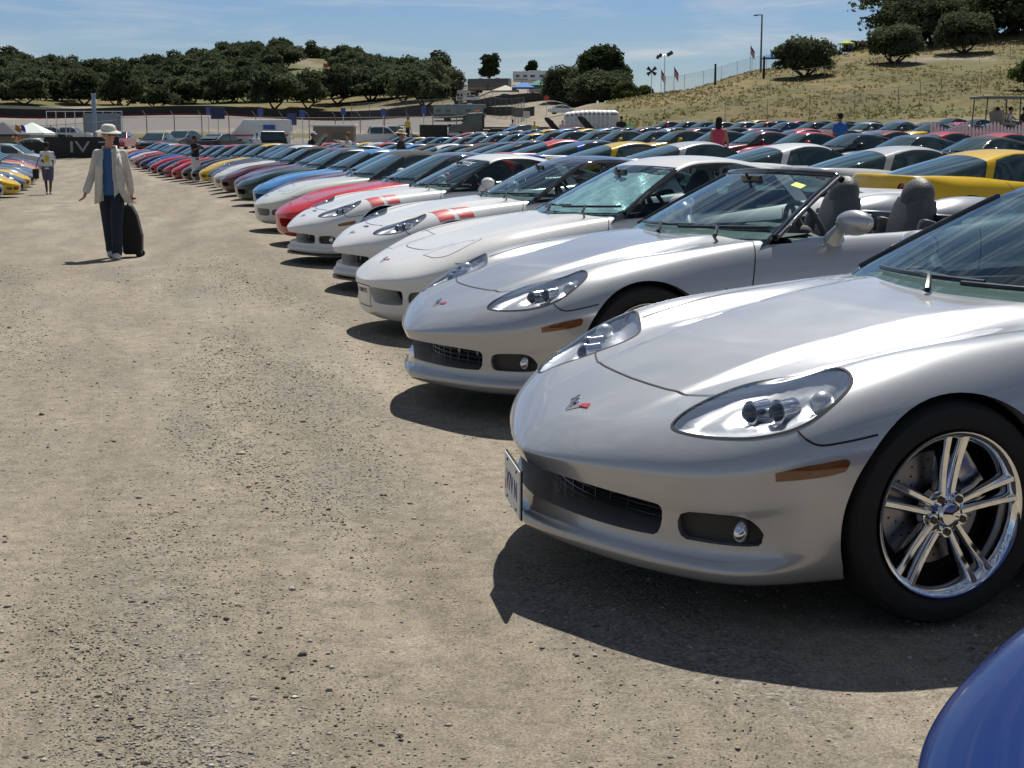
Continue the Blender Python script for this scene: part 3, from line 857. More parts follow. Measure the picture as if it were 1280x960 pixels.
def model5():
    K = model6()
    K['plan'] = [(.955, 0), (.950, .12), (.925, .28), (.880, .44), (.795, .60), (.670, .745), (.52, .840), (.35, .890)]+K['plan'][8:]
    hc = pchip([.97, .90, .82, .75, .6, .4, .2, 0, -.2, -.4, -.6, -.9, -1.5, -2.2, -2.7, -3.1, -3.4, -3.5], [.43, .485, .525, .552, .600, .655, .70, .742, .778, .812, .842, .865, .88, .89, .905, .915, .925, .925])
    fr = pchip([.97, .85, .75, .68, .5, .33, .15, 0, -.3, -.8, -1.5, -2.0, -2.4, -2.7, -3.1, -3.5], [.43, .495, .545, .575, .640, .695, .735, .76, .79, .83, .838, .86, .90, .915, .925, .915])
    def top(X, Y):
        y = np.abs(Y); c = hc(X); f = fr(X); z = c+(f-c)*ss(.35, .70, y)
        hd = np.clip((.5-X)/.5, 0, 1)*np.clip((X+.62)/.4, 0, 1)
        return z-.020*np.exp(-((y-.50)/.12)**2)*hd-.022*(y/.6)**2*ss(.2, .9, X)
    K['top'] = top
    K['zm'] = lambda ox, u: pchip([-3.5, -3.3, -2.7, -2.0, -1.2, -.4, 0, .4, .7, .955], [.66, .64, .60, .55, .52, .52, .53, .50, .45, .41])(ox)
    K['R'] = lambda ox, u: pchip([-3.5, -3.3, -2.7, -1.5, -.4, 0, .4, .7, .955], [.05, .12, .26, .16, .18, .24, .28, .30, .20])(ox)
    low0 = K['low']
    def low(t, ox, u, zm):
        z, i = low0(t, ox, u, zm); f = ss(.30, .66, ox)
        ft = np.array([0, .10, .22, .34, .46, .60, .72, .84, 1.0]); fz = np.array([.125, .125, .14, .17, .20, .25, .30, .36, 1.0]); fi = np.array([.45, .20, .09, .045, .025, .015, .010, .004, 0])
        zz = np.interp(t, ft, fz); ii = np.interp(t, ft, fi)
        if t > .84: a = (t-.84)/.16; zf = .36+(zm-.36)*a
        else: zf = np.full_like(ox, zz)
        zs = z if f.max() == 0 else z
        s0, i0 = low0(t, np.full_like(ox, 0.0), u, zm)
        s0 = np.where(ox < -2.5, z, s0); i0 = np.where(ox < -2.5, i, i0)
        return s0+(zf-s0)*f, i0+(ii-i0)*f
    K['low'] = low
    return K
G5A = crom([(.17, .350), (.22, .372), (.52, .365), (.56, .350), (.555, .285), (.52, .262), (.26, .262), (.195, .30)], 4, True)
FOG5 = crom([(-.115, .350), (-.12, .275), (.03, .268), (.10, .280), (.115, .315), (.09, .350), (.0, .362)], 4, True)
# ================================================================== terrain
TC = [(-400, [(15, 0), (20, -.2), (50, -.45), (80, -.2), (100, 0), (150, .6), (200, 2.2), (260, 5), (300, 7), (400, 12), (460, 19), (540, 30), (640, 32), (900, 20)]),
 (50, [(10, 0), (20, -.2), (50, -.45), (80, -.2), (100, 0), (150, .6), (200, 2.2), (260, 5), (300, 7), (400, 12), (460, 19), (540, 27), (640, 29), (900, 20)]),
 (170, [(10, 0), (20, -.2), (40, -.4), (60, -.35), (80, -.05), (100, .15), (118, .9), (160, 1.3), (200, 2.4), (300, 7), (400, 12.5), (460, 19), (520, 24), (640, 26), (900, 18)]),
 (300, [(10, 0), (22, 0), (60, 0), (100, .15), (120, .8), (160, 1.4), (200, 2.6), (300, 7.4), (400, 13.5), (450, 23), (520, 31), (640, 33), (900, 20)]),
 (400, [(30, 0), (60, 0), (100, .15), (120, .7), (160, 1.4), (200, 2.6), (260, 5.6), (300, 7.4), (400, 13.6), (450, 22), (500, 28), (600, 30), (900, 20)]),
 (560, [(30, 0), (60, .1), (100, .5), (120, .9), (160, 1.4), (200, 2.7), (240, 4.5), (260, 6.8), (300, 9), (340, 12.5), (400, 17), (500, 18), (900, 12)]),
 (620, [(30, 0), (60, .2), (100, .8), (150, 1.8), (200, 3.2), (240, 5.2), (260, 8.5), (275, 10.4), (300, 13.6), (330, 14.6), (400, 12), (900, 8)]),
 (690, [(30, .05), (60, .4), (100, 1.1), (130, 1.8), (150, 2.4), (200, 5.2), (260, 9.0), (270, 10.6), (300, 13.8), (330, 14.6), (400, 12), (900, 8)]),
 (740, [(30, .1), (60, .5), (100, 1.2), (130, 2.0), (150, 3.2), (180, 6.0), (200, 6.6), (240, 7.0), (300, 8.5), (900, 8)]),
 (850, [(30, .12), (50, .45), (100, 1.4), (132, 2.2), (150, 3.5), (190, 8.1), (220, 8.6), (300, 7), (900, 7)]),
 (950, [(30, .15), (50, .5), (100, 1.5), (130, 2.4), (150, 4.0), (200, 11.1), (225, 12), (300, 11), (900, 8)]),
 (1100, [(15, 0), (30, .15), (50, .5), (100, 1.6), (130, 2.7), (150, 5.0), (230, 15.8), (260, 16.6), (340, 16), (900, 10)]),
 (1280, [(15, 0), (30, .15), (50, .5), (100, 1.6), (125, 2.6), (150, 5.2), (200, 12.5), (240, 19.4), (270, 20.5), (340, 21), (900, 14)]),
 (1700, [(15, 0), (30, .15), (50, .5), (100, 1.6), (125, 2.8), (150, 5.6), (200, 13.5), (240, 21), (270, 23), (340, 23), (900, 14)])]
_YS = np.concatenate([np.linspace(-30, 150, 361), np.linspace(150.5, 1200, 500)])
def _col(tab):
    ys = [0]+[a for a, b in tab]+[1200]; zs = [0]+[b for a, b in tab]+[tab[-1][1]]
    z = np.interp(_YS, ys, zs); w = np.where(_YS < 120, 9, 17)
    z2 = z.copy()
    for k in range(3):
        for n_ in (5,): z2 = np.convolve(np.pad(z2, n_, mode='edge'), np.ones(2*n_+1)/(2*n_+1), 'valid')
    return z2
_TZ = np.array([_col(t) for _, t in TC]); _TP = np.array([p for p, _ in TC], float)
def ground_np(X, Y):
    X = np.asarray(X, float); Y = np.asarray(Y, float); Yc = np.maximum(Y, 1.0)
    px = np.clip(640+X/(Yc*math.cos(PITCH)+.2)*F_PX, _TP[0], _TP[-1]-1e-6)
    i = np.clip(np.searchsorted(_TP, px)-1, 0, len(_TP)-2); t = (px-_TP[i])/(_TP[i+1]-_TP[i]); t = t*t*(3-2*t)*.5+t*.5
    yi = np.interp(np.clip(Y, -30, 1199), _YS, np.arange(len(_YS))); j = np.clip(yi.astype(int), 0, len(_YS)-2); u = yi-j
    g = lambda a: _TZ[a, j]*(1-u)+_TZ[a, j+1]*u
    z = g(i)*(1-t)+g(i+1)*t
    far = np.clip((Y-170)/150, 0, 1)
    return z+far*(.9*np.sin(X*.045+Y*.02)+.6*np.sin(X*.11-Y*.07+1))
def ground(x, y): return float(ground_np([x], [y])[0])
def on_ground(px, py, y0=3.0, y1=800.0):
    """where the ray of a photo pixel first meets the terrain"""
    a, b = ray(px, py); ys = np.geomspace(y0, y1, 4000)
    d = CAM_H+b*ys-ground_np(a*ys, ys); k = np.nonzero(d < 0)[0]
    Y = ys[k[0]] if len(k) else ys[-1]
    return Vector((a*Y, Y, ground(a*Y, Y)))
def atY(px, Y):
    x = (px-640)/F_PX*(Y*math.cos(PITCH)+.2); return Vector((x, Y, ground(x, Y)))

def scr(X, Y, Z):
    c, s = math.cos(PITCH), math.sin(PITCH); z = Z-CAM_H; zc = Y*c-z*s; yc = -(Y*s+z*c)
    return 640+F_PX*X/zc, 480+F_PX*yc/zc

def ground_material():
    m, nt, out = new_mat('lot_ground')
    p = N(nt, 'ShaderNodeBsdfPrincipled'); p.inputs['Roughness'].default_value = .95; p.inputs['Specular IOR Level'].default_value = .2
    tc = N(nt, 'ShaderNodeTexCoord')
    def noise(sc, det=6, rough=.6, dist=0.0):
        n = N(nt, 'ShaderNodeTexNoise'); n.inputs['Scale'].default_value = sc; n.inputs['Detail'].default_value = det; n.inputs['Roughness'].default_value = rough; n.inputs['Distortion'].default_value = dist
        L(nt, tc.outputs['Object'], n.inputs['Vector']); return n.outputs['Fac']
    def mix(f, a, b, t='MIX'):
        x = N(nt, 'ShaderNodeMix', data_type='RGBA', blend_type=t)
        for s_, v in ((0, f), (6, a), (7, b)):
            if hasattr(v, 'node'): L(nt, v, x.inputs[s_])
            else: x.inputs[s_].default_value = v if s_ == 0 else (*v, 1)
        return x.outputs[2]
    def mul(a, b):
        x = N(nt, 'ShaderNodeMath', operation='MULTIPLY')
        for i, v in enumerate((a, b)):
            if hasattr(v, 'node'): L(nt, v, x.inputs[i])
            else: x.inputs[i].default_value = v
        return x.outputs[0]
    lm = N(nt, 'ShaderNodeMapping', vector_type='TEXTURE'); lm.inputs['Scale'].default_value = (.66, 6.5, 1); lm.inputs['Rotation'].default_value = (0, 0, .25); L(nt, tc.outputs['Object'], lm.inputs['Vector'])
    ln = N(nt, 'ShaderNodeTexNoise'); ln.inputs['Scale'].default_value = .55; ln.inputs['Detail'].default_value = 8; ln.inputs['Roughness'].default_value = .68; L(nt, lm.outputs[0], ln.inputs['Vector'])
    dirt = ramp(nt, ln.outputs['Fac'], [(.32, (.185, .158, .121)), (.50, (.258, .223, .173)), (.66, (.325, .285, .226))]).outputs['Color']
    d2 = ramp(nt, noise(11, 9, .82), [(.32, (.60, .60, .60)), (.50, (1, 1, 1)), (.66, (1.25, 1.24, 1.22))]).outputs['Color']
    dirt = mix(1.0, dirt, d2, 'MULTIPLY')
    g1 = ramp(nt, noise(130, 4, .75), [(.34, (.42, .41, .40)), (.50, (1, 1, 1)), (.66, (1.5, 1.48, 1.45))]).outputs['Color']
    dirt = mix(.85, dirt, g1, 'MULTIPLY')
    g2 = ramp(nt, noise(2.4, 8, .7), [(.35, (.93, .93, .92)), (.62, (1.06, 1.06, 1.06))]).outputs['Color']
    dirt = mix(1.0, dirt, g2, 'MULTIPLY')
    # gravelly patches: coarse, darker, with light chips
    pm = N(nt, 'ShaderNodeMapping', vector_type='TEXTURE'); pm.inputs['Scale'].default_value = (.62, 2.4, 1); pm.inputs['Rotation'].default_value = (0, 0, .25); L(nt, tc.outputs['Object'], pm.inputs['Vector'])
    pn = N(nt, 'ShaderNodeTexNoise'); pn.inputs['Scale'].default_value = .95; pn.inputs['Detail'].default_value = 5; L(nt, pm.outputs[0], pn.inputs['Vector'])
    patch = ramp(nt, pn.outputs['Fac'], [(.47, (0, 0, 0)), (.60, (1, 1, 1))]).outputs['Color']
    vo = N(nt, 'ShaderNodeTexVoronoi'); vo.inputs['Scale'].default_value = 95; L(nt, tc.outputs['Object'], vo.inputs['Vector'])
    chips = ramp(nt, vo.outputs['Color'], [(.15, (.07, .065, .058)), (.45, (.17, .155, .13)), (.75, (.26, .235, .20)), (.95, (.42, .40, .36))]).outputs['Color']
    vo2 = N(nt, 'ShaderNodeTexVoronoi'); vo2.inputs['Scale'].default_value = 38; L(nt, tc.outputs['Object'], vo2.inputs['Vector'])
    sp = ramp(nt, vo2.outputs['Distance'], [(.10, (1, 1, 1)), (.22, (0, 0, 0))]).outputs['Color']
    spk = mul(sp, ramp(nt, noise(22, 3), [(.50, (0, 0, 0)), (.60, (1, 1, 1))]).outputs['Color'])
    cf = mul(patch, ramp(nt, noise(14, 6, .8), [(.40, (.15, .15, .15)), (.60, (.85, .85, .85))]).outputs['Color'])
    base = mix(cf, dirt, chips); base = mix(mul(spk, .55), base, (.12, .11, .095))
    at_ = N(nt, 'ShaderNodeAttribute', attribute_name='zone'); se = N(nt, 'ShaderNodeSeparateColor'); L(nt, at_.outputs['Color'], se.inputs[0])
    dry = ramp(nt, noise(.6, 9, .75), [(.28, (.060, .066, .026)), (.44, (.120, .104, .046)), (.58, (.185, .150, .075)), (.72, (.095, .100, .038))]).outputs['Color']
    dry = mix(1.0, dry, ramp(nt, noise(.06, 6, .7), [(.38, (.62, .74, .58)), (.62, (1.3, 1.16, 1.05))]).outputs['Color'], 'MULTIPLY')
    green = ramp(nt, noise(.5, 8, .7), [(.35, (.055, .075, .025)), (.60, (.12, .135, .05))]).outputs['Color']
    asph = ramp(nt, noise(.9, 6), [(.30, (.155, .145, .135)), (.70, (.215, .20, .185))]).outputs['Color']
    base = mix(se.outputs[0], base, dry); base = mix(se.outputs[1], base, green); base = mix(se.outputs[2], base, asph)
    L(nt, base, p.inputs['Base Color'])
    b1 = N(nt, 'ShaderNodeBump'); b1.inputs['Strength'].default_value = .55; b1.inputs['Distance'].default_value = .012
    h = N(nt, 'ShaderNodeMath', operation='ADD'); L(nt, noise(26, 8, .8), h.inputs[0]); L(nt, mul(mul(vo.outputs['Distance'], patch), -.8), h.inputs[1])
    L(nt, h.outputs[0], b1.inputs['Height']); L(nt, b1.outputs['Normal'], p.inputs['Normal'])
    L(nt, p.outputs[0], out.inputs['Surface']); return m

def build_ground():
    rows = np.concatenate([np.linspace(-25, 3, 15), np.linspace(3.15, 16, 90), np.geomspace(16.4, 1150, 330)])
    U = np.linspace(-1, 1, 361); W = 26+np.maximum(rows, 0)*.62
    X = U[None, :]*W[:, None]; Y = np.repeat(rows[:, None], len(U), 1); Z = ground_np(X, Y)
    near = np.clip(1-(Y-3)/14, 0, 1)*(Y > 1)
    Z = Z+near*(.007*np.sin(X*3.1+Y*.7)*np.sin(Y*2.3+1)+.005*np.sin(X*7.3+1.1)*np.sin(Y*5.1+X*1.7)+.008*np.sin(X*.9+.4*Y)*np.sin(X*1.9-.2*Y)-.008)
    V = np.stack([X, Y, Z], -1).reshape(-1, 3); n, m = X.shape; idx = np.arange(n*m).reshape(n, m)
    F = np.stack([idx[:-1, :-1], idx[:-1, 1:], idx[1:, 1:], idx[1:, :-1]], -1).reshape(-1, 4)
    o = mesh_obj('ground', V, F, [ground_material()])
    px, py = scr(X, Y, Z); px = px+14*np.sin(Y*.13)+8*np.sin(X*.37)
    wob = 3*np.sin(px*.031)+2*np.sin(px*.083+1)
    st = lambda a, b, v: np.clip((v-a)/(b-a), 0, 1)**2*(3-2*np.clip((v-a)/(b-a), 0, 1))
    right = st(690, 745, px-(Y-150)*.35)*st(126, 136, Y+3*np.sin(px*.02))
    left = st(298, 312, Y)*(1-st(640, 700, px))
    strip = st(168, 176, Y)*(1-st(188, 196, Y))*(1-st(420, 520, px))
    dry = np.clip(right+left+strip*.8, 0, 1)
    bare = st(352, 372, px)*(1-st(425, 440, px))*st(430, 450, Y)
    trace = np.exp(-((py-(78-.02*(px-1130)+4*np.sin(px*.03)))/3.2)**2)*st(1120, 1140, px)*(1-st(1235, 1250, px))
    top_c = st(268, 274, Y)*st(560, 600, px)*(1-st(715, 735, px))
    dry = dry*(1-bare*.6*(np.sin(X*.2+Y*.11)>-.2))*(1-trace)*(1-top_c*.9)
    green = np.clip(left*st(.1, .9, np.sin(X*.06)+np.sin(Y*.09+X*.03))*.7+right*np.exp(-((py-138)/7)**2)*st(1010, 1100, px)*(1-st(1180, 1230, px))*.75+strip*.35+right*.25*st(.2, 1.2, np.sin(X*.09+2)+np.sin(Y*.11)), 0, 1)*(dry > .3)
    asph = np.clip(st(122, 127, Y)*(1-st(160, 166, Y))*(1-st(560, 640, px))*.75+st(204, 208, Y)*(1-st(256, 262, Y))*(1-st(560, 620, px)), 0, 1)
    ca = o.data.color_attributes.new('zone', 'FLOAT_COLOR', 'POINT')
    c = np.stack([dry, green, asph, np.ones_like(dry)], -1).reshape(-1, 4).astype(np.float32); ca.data.foreach_set('color', c.ravel())
    tag(o, 'tan dirt and gravel lot rising to dry grass hillsides', kind='structure')
    return o

def build_pebbles():
    r = np.random.RandomState(3); n = 80000
    ico = bmesh.new(); [ico.verts.new(v) for v in ((1, 0, 0), (0, 1, 0), (-1, 0, 0), (0, -1, 0), (0, 0, 1), (0, 0, -1))]; ico.verts.ensure_lookup_table(); ico.verts.index_update(); [ico.faces.new([ico.verts[i] for i in t_]) for t_ in ((0, 1, 4), (1, 2, 4), (2, 3, 4), (3, 0, 4), (1, 0, 5), (2, 1, 5), (3, 2, 5), (0, 3, 5))]; iv = np.array([v.co[:] for v in ico.verts]); it = np.array([[v.index for v in f.verts] for f in ico.faces]); ico.free()
    Y = 2.6+16*r.rand(n*4)**1.7; X = (r.rand(n*4)*2-1)*(Y*.40+.2)-.1
    l_ = X+.24*Y; q = .8*np.sin(l_*2.6+1.1*np.sin(Y*.45))+.5*np.sin(l_*5.3+Y*.6)+.5*np.sin(Y*1.1+X*.8)-.2+2.6*np.exp(-((l_-.40)/.40)**2-((Y-7.6)/2.6)**2)+.9*np.exp(-((l_+.2)/.4)**2-((Y-4.2)/1.1)**2); keep = r.rand(n*4) < np.clip(.20+.42*q, .10, 1); X = X[keep][:n]; Y = Y[keep][:n]; n = len(X)
    s = .0020*np.exp(r.randn(n)*.46)*(1+.06*np.clip(Y-4, 0, 9)); s = np.clip(s, .0016, .013); s[:70] = np.clip(s[:70]*2.6, .006, .016)
    Z = ground_np(X, Y)
    dz = np.clip(1-(Y-3)/14, 0, 1)*(.007*np.sin(X*3.1+Y*.7)*np.sin(Y*2.3+1)+.005*np.sin(X*7.3+1.1)*np.sin(Y*5.1+X*1.7)+.008*np.sin(X*.9+.4*Y)*np.sin(X*1.9-.2*Y)-.008)
    k = len(iv); sc = s[:, None]*(1+.45*r.randn(n, 3)*.5); V = iv[None]*(1+.22*r.randn(n, k, 1)); V = V*sc[:, None, :]*np.array([1.3, 1.1, .75])
    a = r.rand(n)*6.28; ca, sa = np.cos(a)[:, None], np.sin(a)[:, None]; x = V[..., 0]*ca-V[..., 1]*sa; y = V[..., 0]*sa+V[..., 1]*ca
    V = np.stack([x+X[:, None], y+Y[:, None], V[..., 2]+(Z+dz+s*.25)[:, None]], -1).reshape(-1, 3)
    T = (it[None]+(np.arange(n)*k)[:, None, None]).reshape(-1, 3)
    m, nt, out = new_mat('gravel_stone'); p = N(nt, 'ShaderNodeBsdfPrincipled'); p.inputs['Roughness'].default_value = .9
    at_ = N(nt, 'ShaderNodeAttribute', attribute_name='tone'); r_ = ramp(nt, at_.outputs['Fac'], [(0, (.08, .073, .064)), (.20, (.17, .152, .128)), (.55, (.28, .25, .21)), (1, (.52, .49, .43))]); L(nt, r_.outputs['Color'], p.inputs['Base Color']); L(nt, p.outputs[0], out.inputs['Surface'])
    o = mesh_obj('gravel', V, T, [m], smooth=False)
    ta = o.data.attributes.new('tone', 'FLOAT', 'POINT'); t = np.repeat(np.clip(r.rand(n)**.9, 0, 1), k); t[:70*k] = .12; ta.data.foreach_set('value', t.astype(np.float32))
    tag(o, 'loose dark and pale stones scattered over the dirt lot', 'gravel', kind='stuff')

def build_tufts():
    r = np.random.RandomState(9); n = 4500
    px = 700+640*r.rand(n*3); Y = 136+105*r.rand(n*3)**1.0
    X = (px-640)/F_PX*(Y*math.cos(PITCH)+.2); Z = ground_np(X, Y); keep = (px-(Y-150)*.35 > 745) & (Z < 19.0) & (np.sin(X*.21+Y*.09)+np.sin(X*.5-Y*.33)+.8*r.randn(len(X)) > -.3)
    sx, sy = scr(X, Y, Z); keep &= ~((sx > 1120) & (sx < 1245) & (np.abs(sy-78) < 5))
    X, Y, Z = X[keep][:n], Y[keep][:n], Z[keep][:n]; n = len(X); V = []; 
    for k in range(3):
        a = r.rand(n)*6.28; h = .10+.24*r.rand(n)**2; w = .10+.16*r.rand(n); dx, dy = np.cos(a)*w, np.sin(a)*w; lx, ly = .12*r.randn(n), .12*r.randn(n)
        V.append(np.stack([np.stack([X-dx+lx, Y-dy+ly, Z-.05], 1), np.stack([X+dx+lx, Y+dy+ly, Z-.05], 1), np.stack([X+lx*2, Y+ly*2, Z+h], 1)], 1))
    V = np.concatenate(V).reshape(-1, 3); T = np.arange(len(V)).reshape(-1, 3)
    m = leaf_mat('dry_grass', (.105, .110, .045), (.25, .21, .105), .5); o = mesh_obj('grass', V, T, [m], smooth=False)
    ta = o.data.attributes.new('tone', 'FLOAT', 'POINT'); g = .5+.28*np.sin(X*.13+1)*np.sin(Y*.11)+.22*r.randn(n); ta.data.foreach_set('value', np.repeat(np.tile(np.clip(g, 0, .8), 3), 3).astype(np.float32))
    tag(o, 'dry golden and green grass tufts all over the right hillside', 'grass', kind='stuff')

# ================================================================== trees
def leaf_mat(name, c0, c1, trans=.25):
    m, nt, out = new_mat(name); at_ = N(nt, 'ShaderNodeAttribute', attribute_name='tone')
    oi = N(nt, 'ShaderNodeObjectInfo'); ad = N(nt, 'ShaderNodeMath', operation='MULTIPLY_ADD'); ad.inputs[1].default_value = .35; L(nt, oi.outputs['Random'], ad.inputs[0]); L(nt, at_.outputs['Fac'], ad.inputs[2])
    r_ = ramp(nt, ad.outputs[0], [(.1, c0), (1.1, c1)]); d = N(nt, 'ShaderNodeBsdfDiffuse'); t = N(nt, 'ShaderNodeBsdfTranslucent'); mx = N(nt, 'ShaderNodeMixShader'); mx.inputs[0].default_value = trans
    L(nt, r_.outputs['Color'], d.inputs['Color']); L(nt, r_.outputs['Color'], t.inputs['Color']); L(nt, d.outputs[0], mx.inputs[1]); L(nt, t.outputs[0], mx.inputs[2]); L(nt, mx.outputs[0], out.inputs['Surface']); return m
def tree_proto(name, seed, lobes, leaf, bark, H=8.0, Wd=9.0, nleaf=5200, ls=.30, trunk_h=.28, ntr=2, kind='oak'):
    """tree of height H, crown width Wd: trunk with limbs, crown of leaf-clump faces"""
    r = np.random.RandomState(seed); root = empty(name, (0, 0, 0))
    C_ = []
    for i in range(lobes):
        a = r.rand()*6.28; rr = r.rand()**.6*.34*Wd
        if kind == 'oak': z = H*(.22+.52*r.rand()*(1-(rr/(.5*Wd))**2)); R = Wd*(.16+.09*r.rand())
        elif kind == 'cypress': z = H*(.35+.5*r.rand()); rr = .30*Wd*r.rand()*(1.15-z/H); R = Wd*(.13+.09*r.rand())
        else: z = H*(.30+.55*r.rand()); rr *= .8*(1.2-z/H); R = Wd*(.12+.10*r.rand())
        C_.append((rr*math.cos(a), rr*math.sin(a), z, R))
    t = MB(); ends = []
    for k in range(ntr):
        a = k*2*PI/ntr+r.rand(); b = (.12+.1*r.rand())*Wd*(ntr > 1)
        fork = Vector((b*math.cos(a), b*math.sin(a), H*trunk_h)); r0 = .035*H*(.8 if ntr > 1 else 1)
        t.tube([(.03*b*math.cos(a), .03*b*math.sin(a), -.5), (.1*b*math.cos(a), .1*b*math.sin(a), .15), (fork.x*.55+.1*r.randn(), fork.y*.55, fork.z*.55), fork], [r0*1.25, r0, r0*.8, r0*.65], 8)
        for c in C_[k::ntr]:
            m_ = (fork+Vector(c[:3]))/2+Vector(r.randn(3)*.25); t.tube([fork, m_, Vector(c[:3])], [r0*.5, r0*.32, r0*.08], 6)
    t.build('trunk', bark, root, smooth=60)
    per = max(20, nleaf//lobes); V = []; tone = []
    for c in C_:
        d = r.randn(per, 3); d /= np.linalg.norm(d, axis=1)[:, None]; d[:, 2] = np.where(d[:, 2] < -.35, -d[:, 2]*.6, d[:, 2])
        q = c[3]*(.55+.5*r.rand(per)**.5)*(1+.22*np.sin(d[:, 0]*5+c[0])*np.sin(d[:, 1]*5+c[1]))
        P = np.array(c[:3])+d*q[:, None]*np.array([1, 1, .78 if kind == 'oak' else 1.0])
        n = d*.7+r.randn(per, 3)*.55; n /= np.linalg.norm(n, axis=1)[:, None]
        u = np.cross(n, r.randn(per, 3)); u /= np.linalg.norm(u, axis=1)[:, None]; w = np.cross(n, u); s = ls*(.5+r.rand(per))[:, None]
        V.append(np.stack([P-u*s, P+w*s*.55, P+u*s, P-w*s*.55+n*s*.25], 1).reshape(-1, 3)); tone.append(np.repeat(np.clip(r.rand()*.45+.55*r.rand(per), 0, 1), 4))
    V = np.concatenate(V); F = np.arange(len(V)).reshape(-1, 4); o = mesh_obj('crown', V, F, [leaf], root, smooth=False)
    ta = o.data.attributes.new('tone', 'FLOAT', 'POINT'); ta.data.foreach_set('value', np.concatenate(tone).astype(np.float32))
    return root
class Kit:
    """hands out a prototype the first time, copies of it afterwards"""
    def __init__(s, root): s.root = root; s.used = False
    def get(s):
        if not s.used: s.used = True; return s.root
        return copy_tree(s.root)
def tint_tree(o, c):
    o.color = (*c, 1)
    for k in KIDS.get(o.name, []): tint_tree(k, c)
# ================================================================== people
def fuse(name, mb, mat, parent, voxel=.014, smooth=3):
    """melt overlapping shapes into one continuous surface"""
    bmesh.ops.recalc_face_normals(mb.bm, faces=mb.bm.faces)
    me = bpy.data.meshes.new('tmp'); mb.bm.to_mesh(me); mb.bm.free(); o = bpy.data.objects.new('tmp', me); COL.objects.link(o)
    m = o.modifiers.new('r', 'REMESH'); m.mode = 'VOXEL'; m.voxel_size = voxel
    s = o.modifiers.new('s', 'SMOOTH'); s.iterations = smooth; s.factor = .5
    dg = bpy.context.evaluated_depsgraph_get(); dg.update(); me2 = bpy.data.meshes.new_from_object(o.evaluated_get(dg)); bpy.data.objects.remove(o)
    me2.materials.clear(); me2.materials.append(mat)
    for p in me2.polygons: p.use_smooth = True
    q = bpy.data.objects.new(name, me2); link(q, parent); reg(q, parent); return q
SK = {}
def colmat(c, rough=.8, bump=.0):
    k = ('cloth', c, rough)
    if k not in SK: SK[k] = plain('cloth_%d' % len(SK), c, rough, var=.12, vscale=12, bump=bump, bscale=40)
    return SK[k]
def limb(mb, pts, rs, n=10):
    mb.tube(pts, rs, n)
    for p, r in zip(pts, rs): mb.sph(p, r*.99, (1, 1, 1), 10, 6)
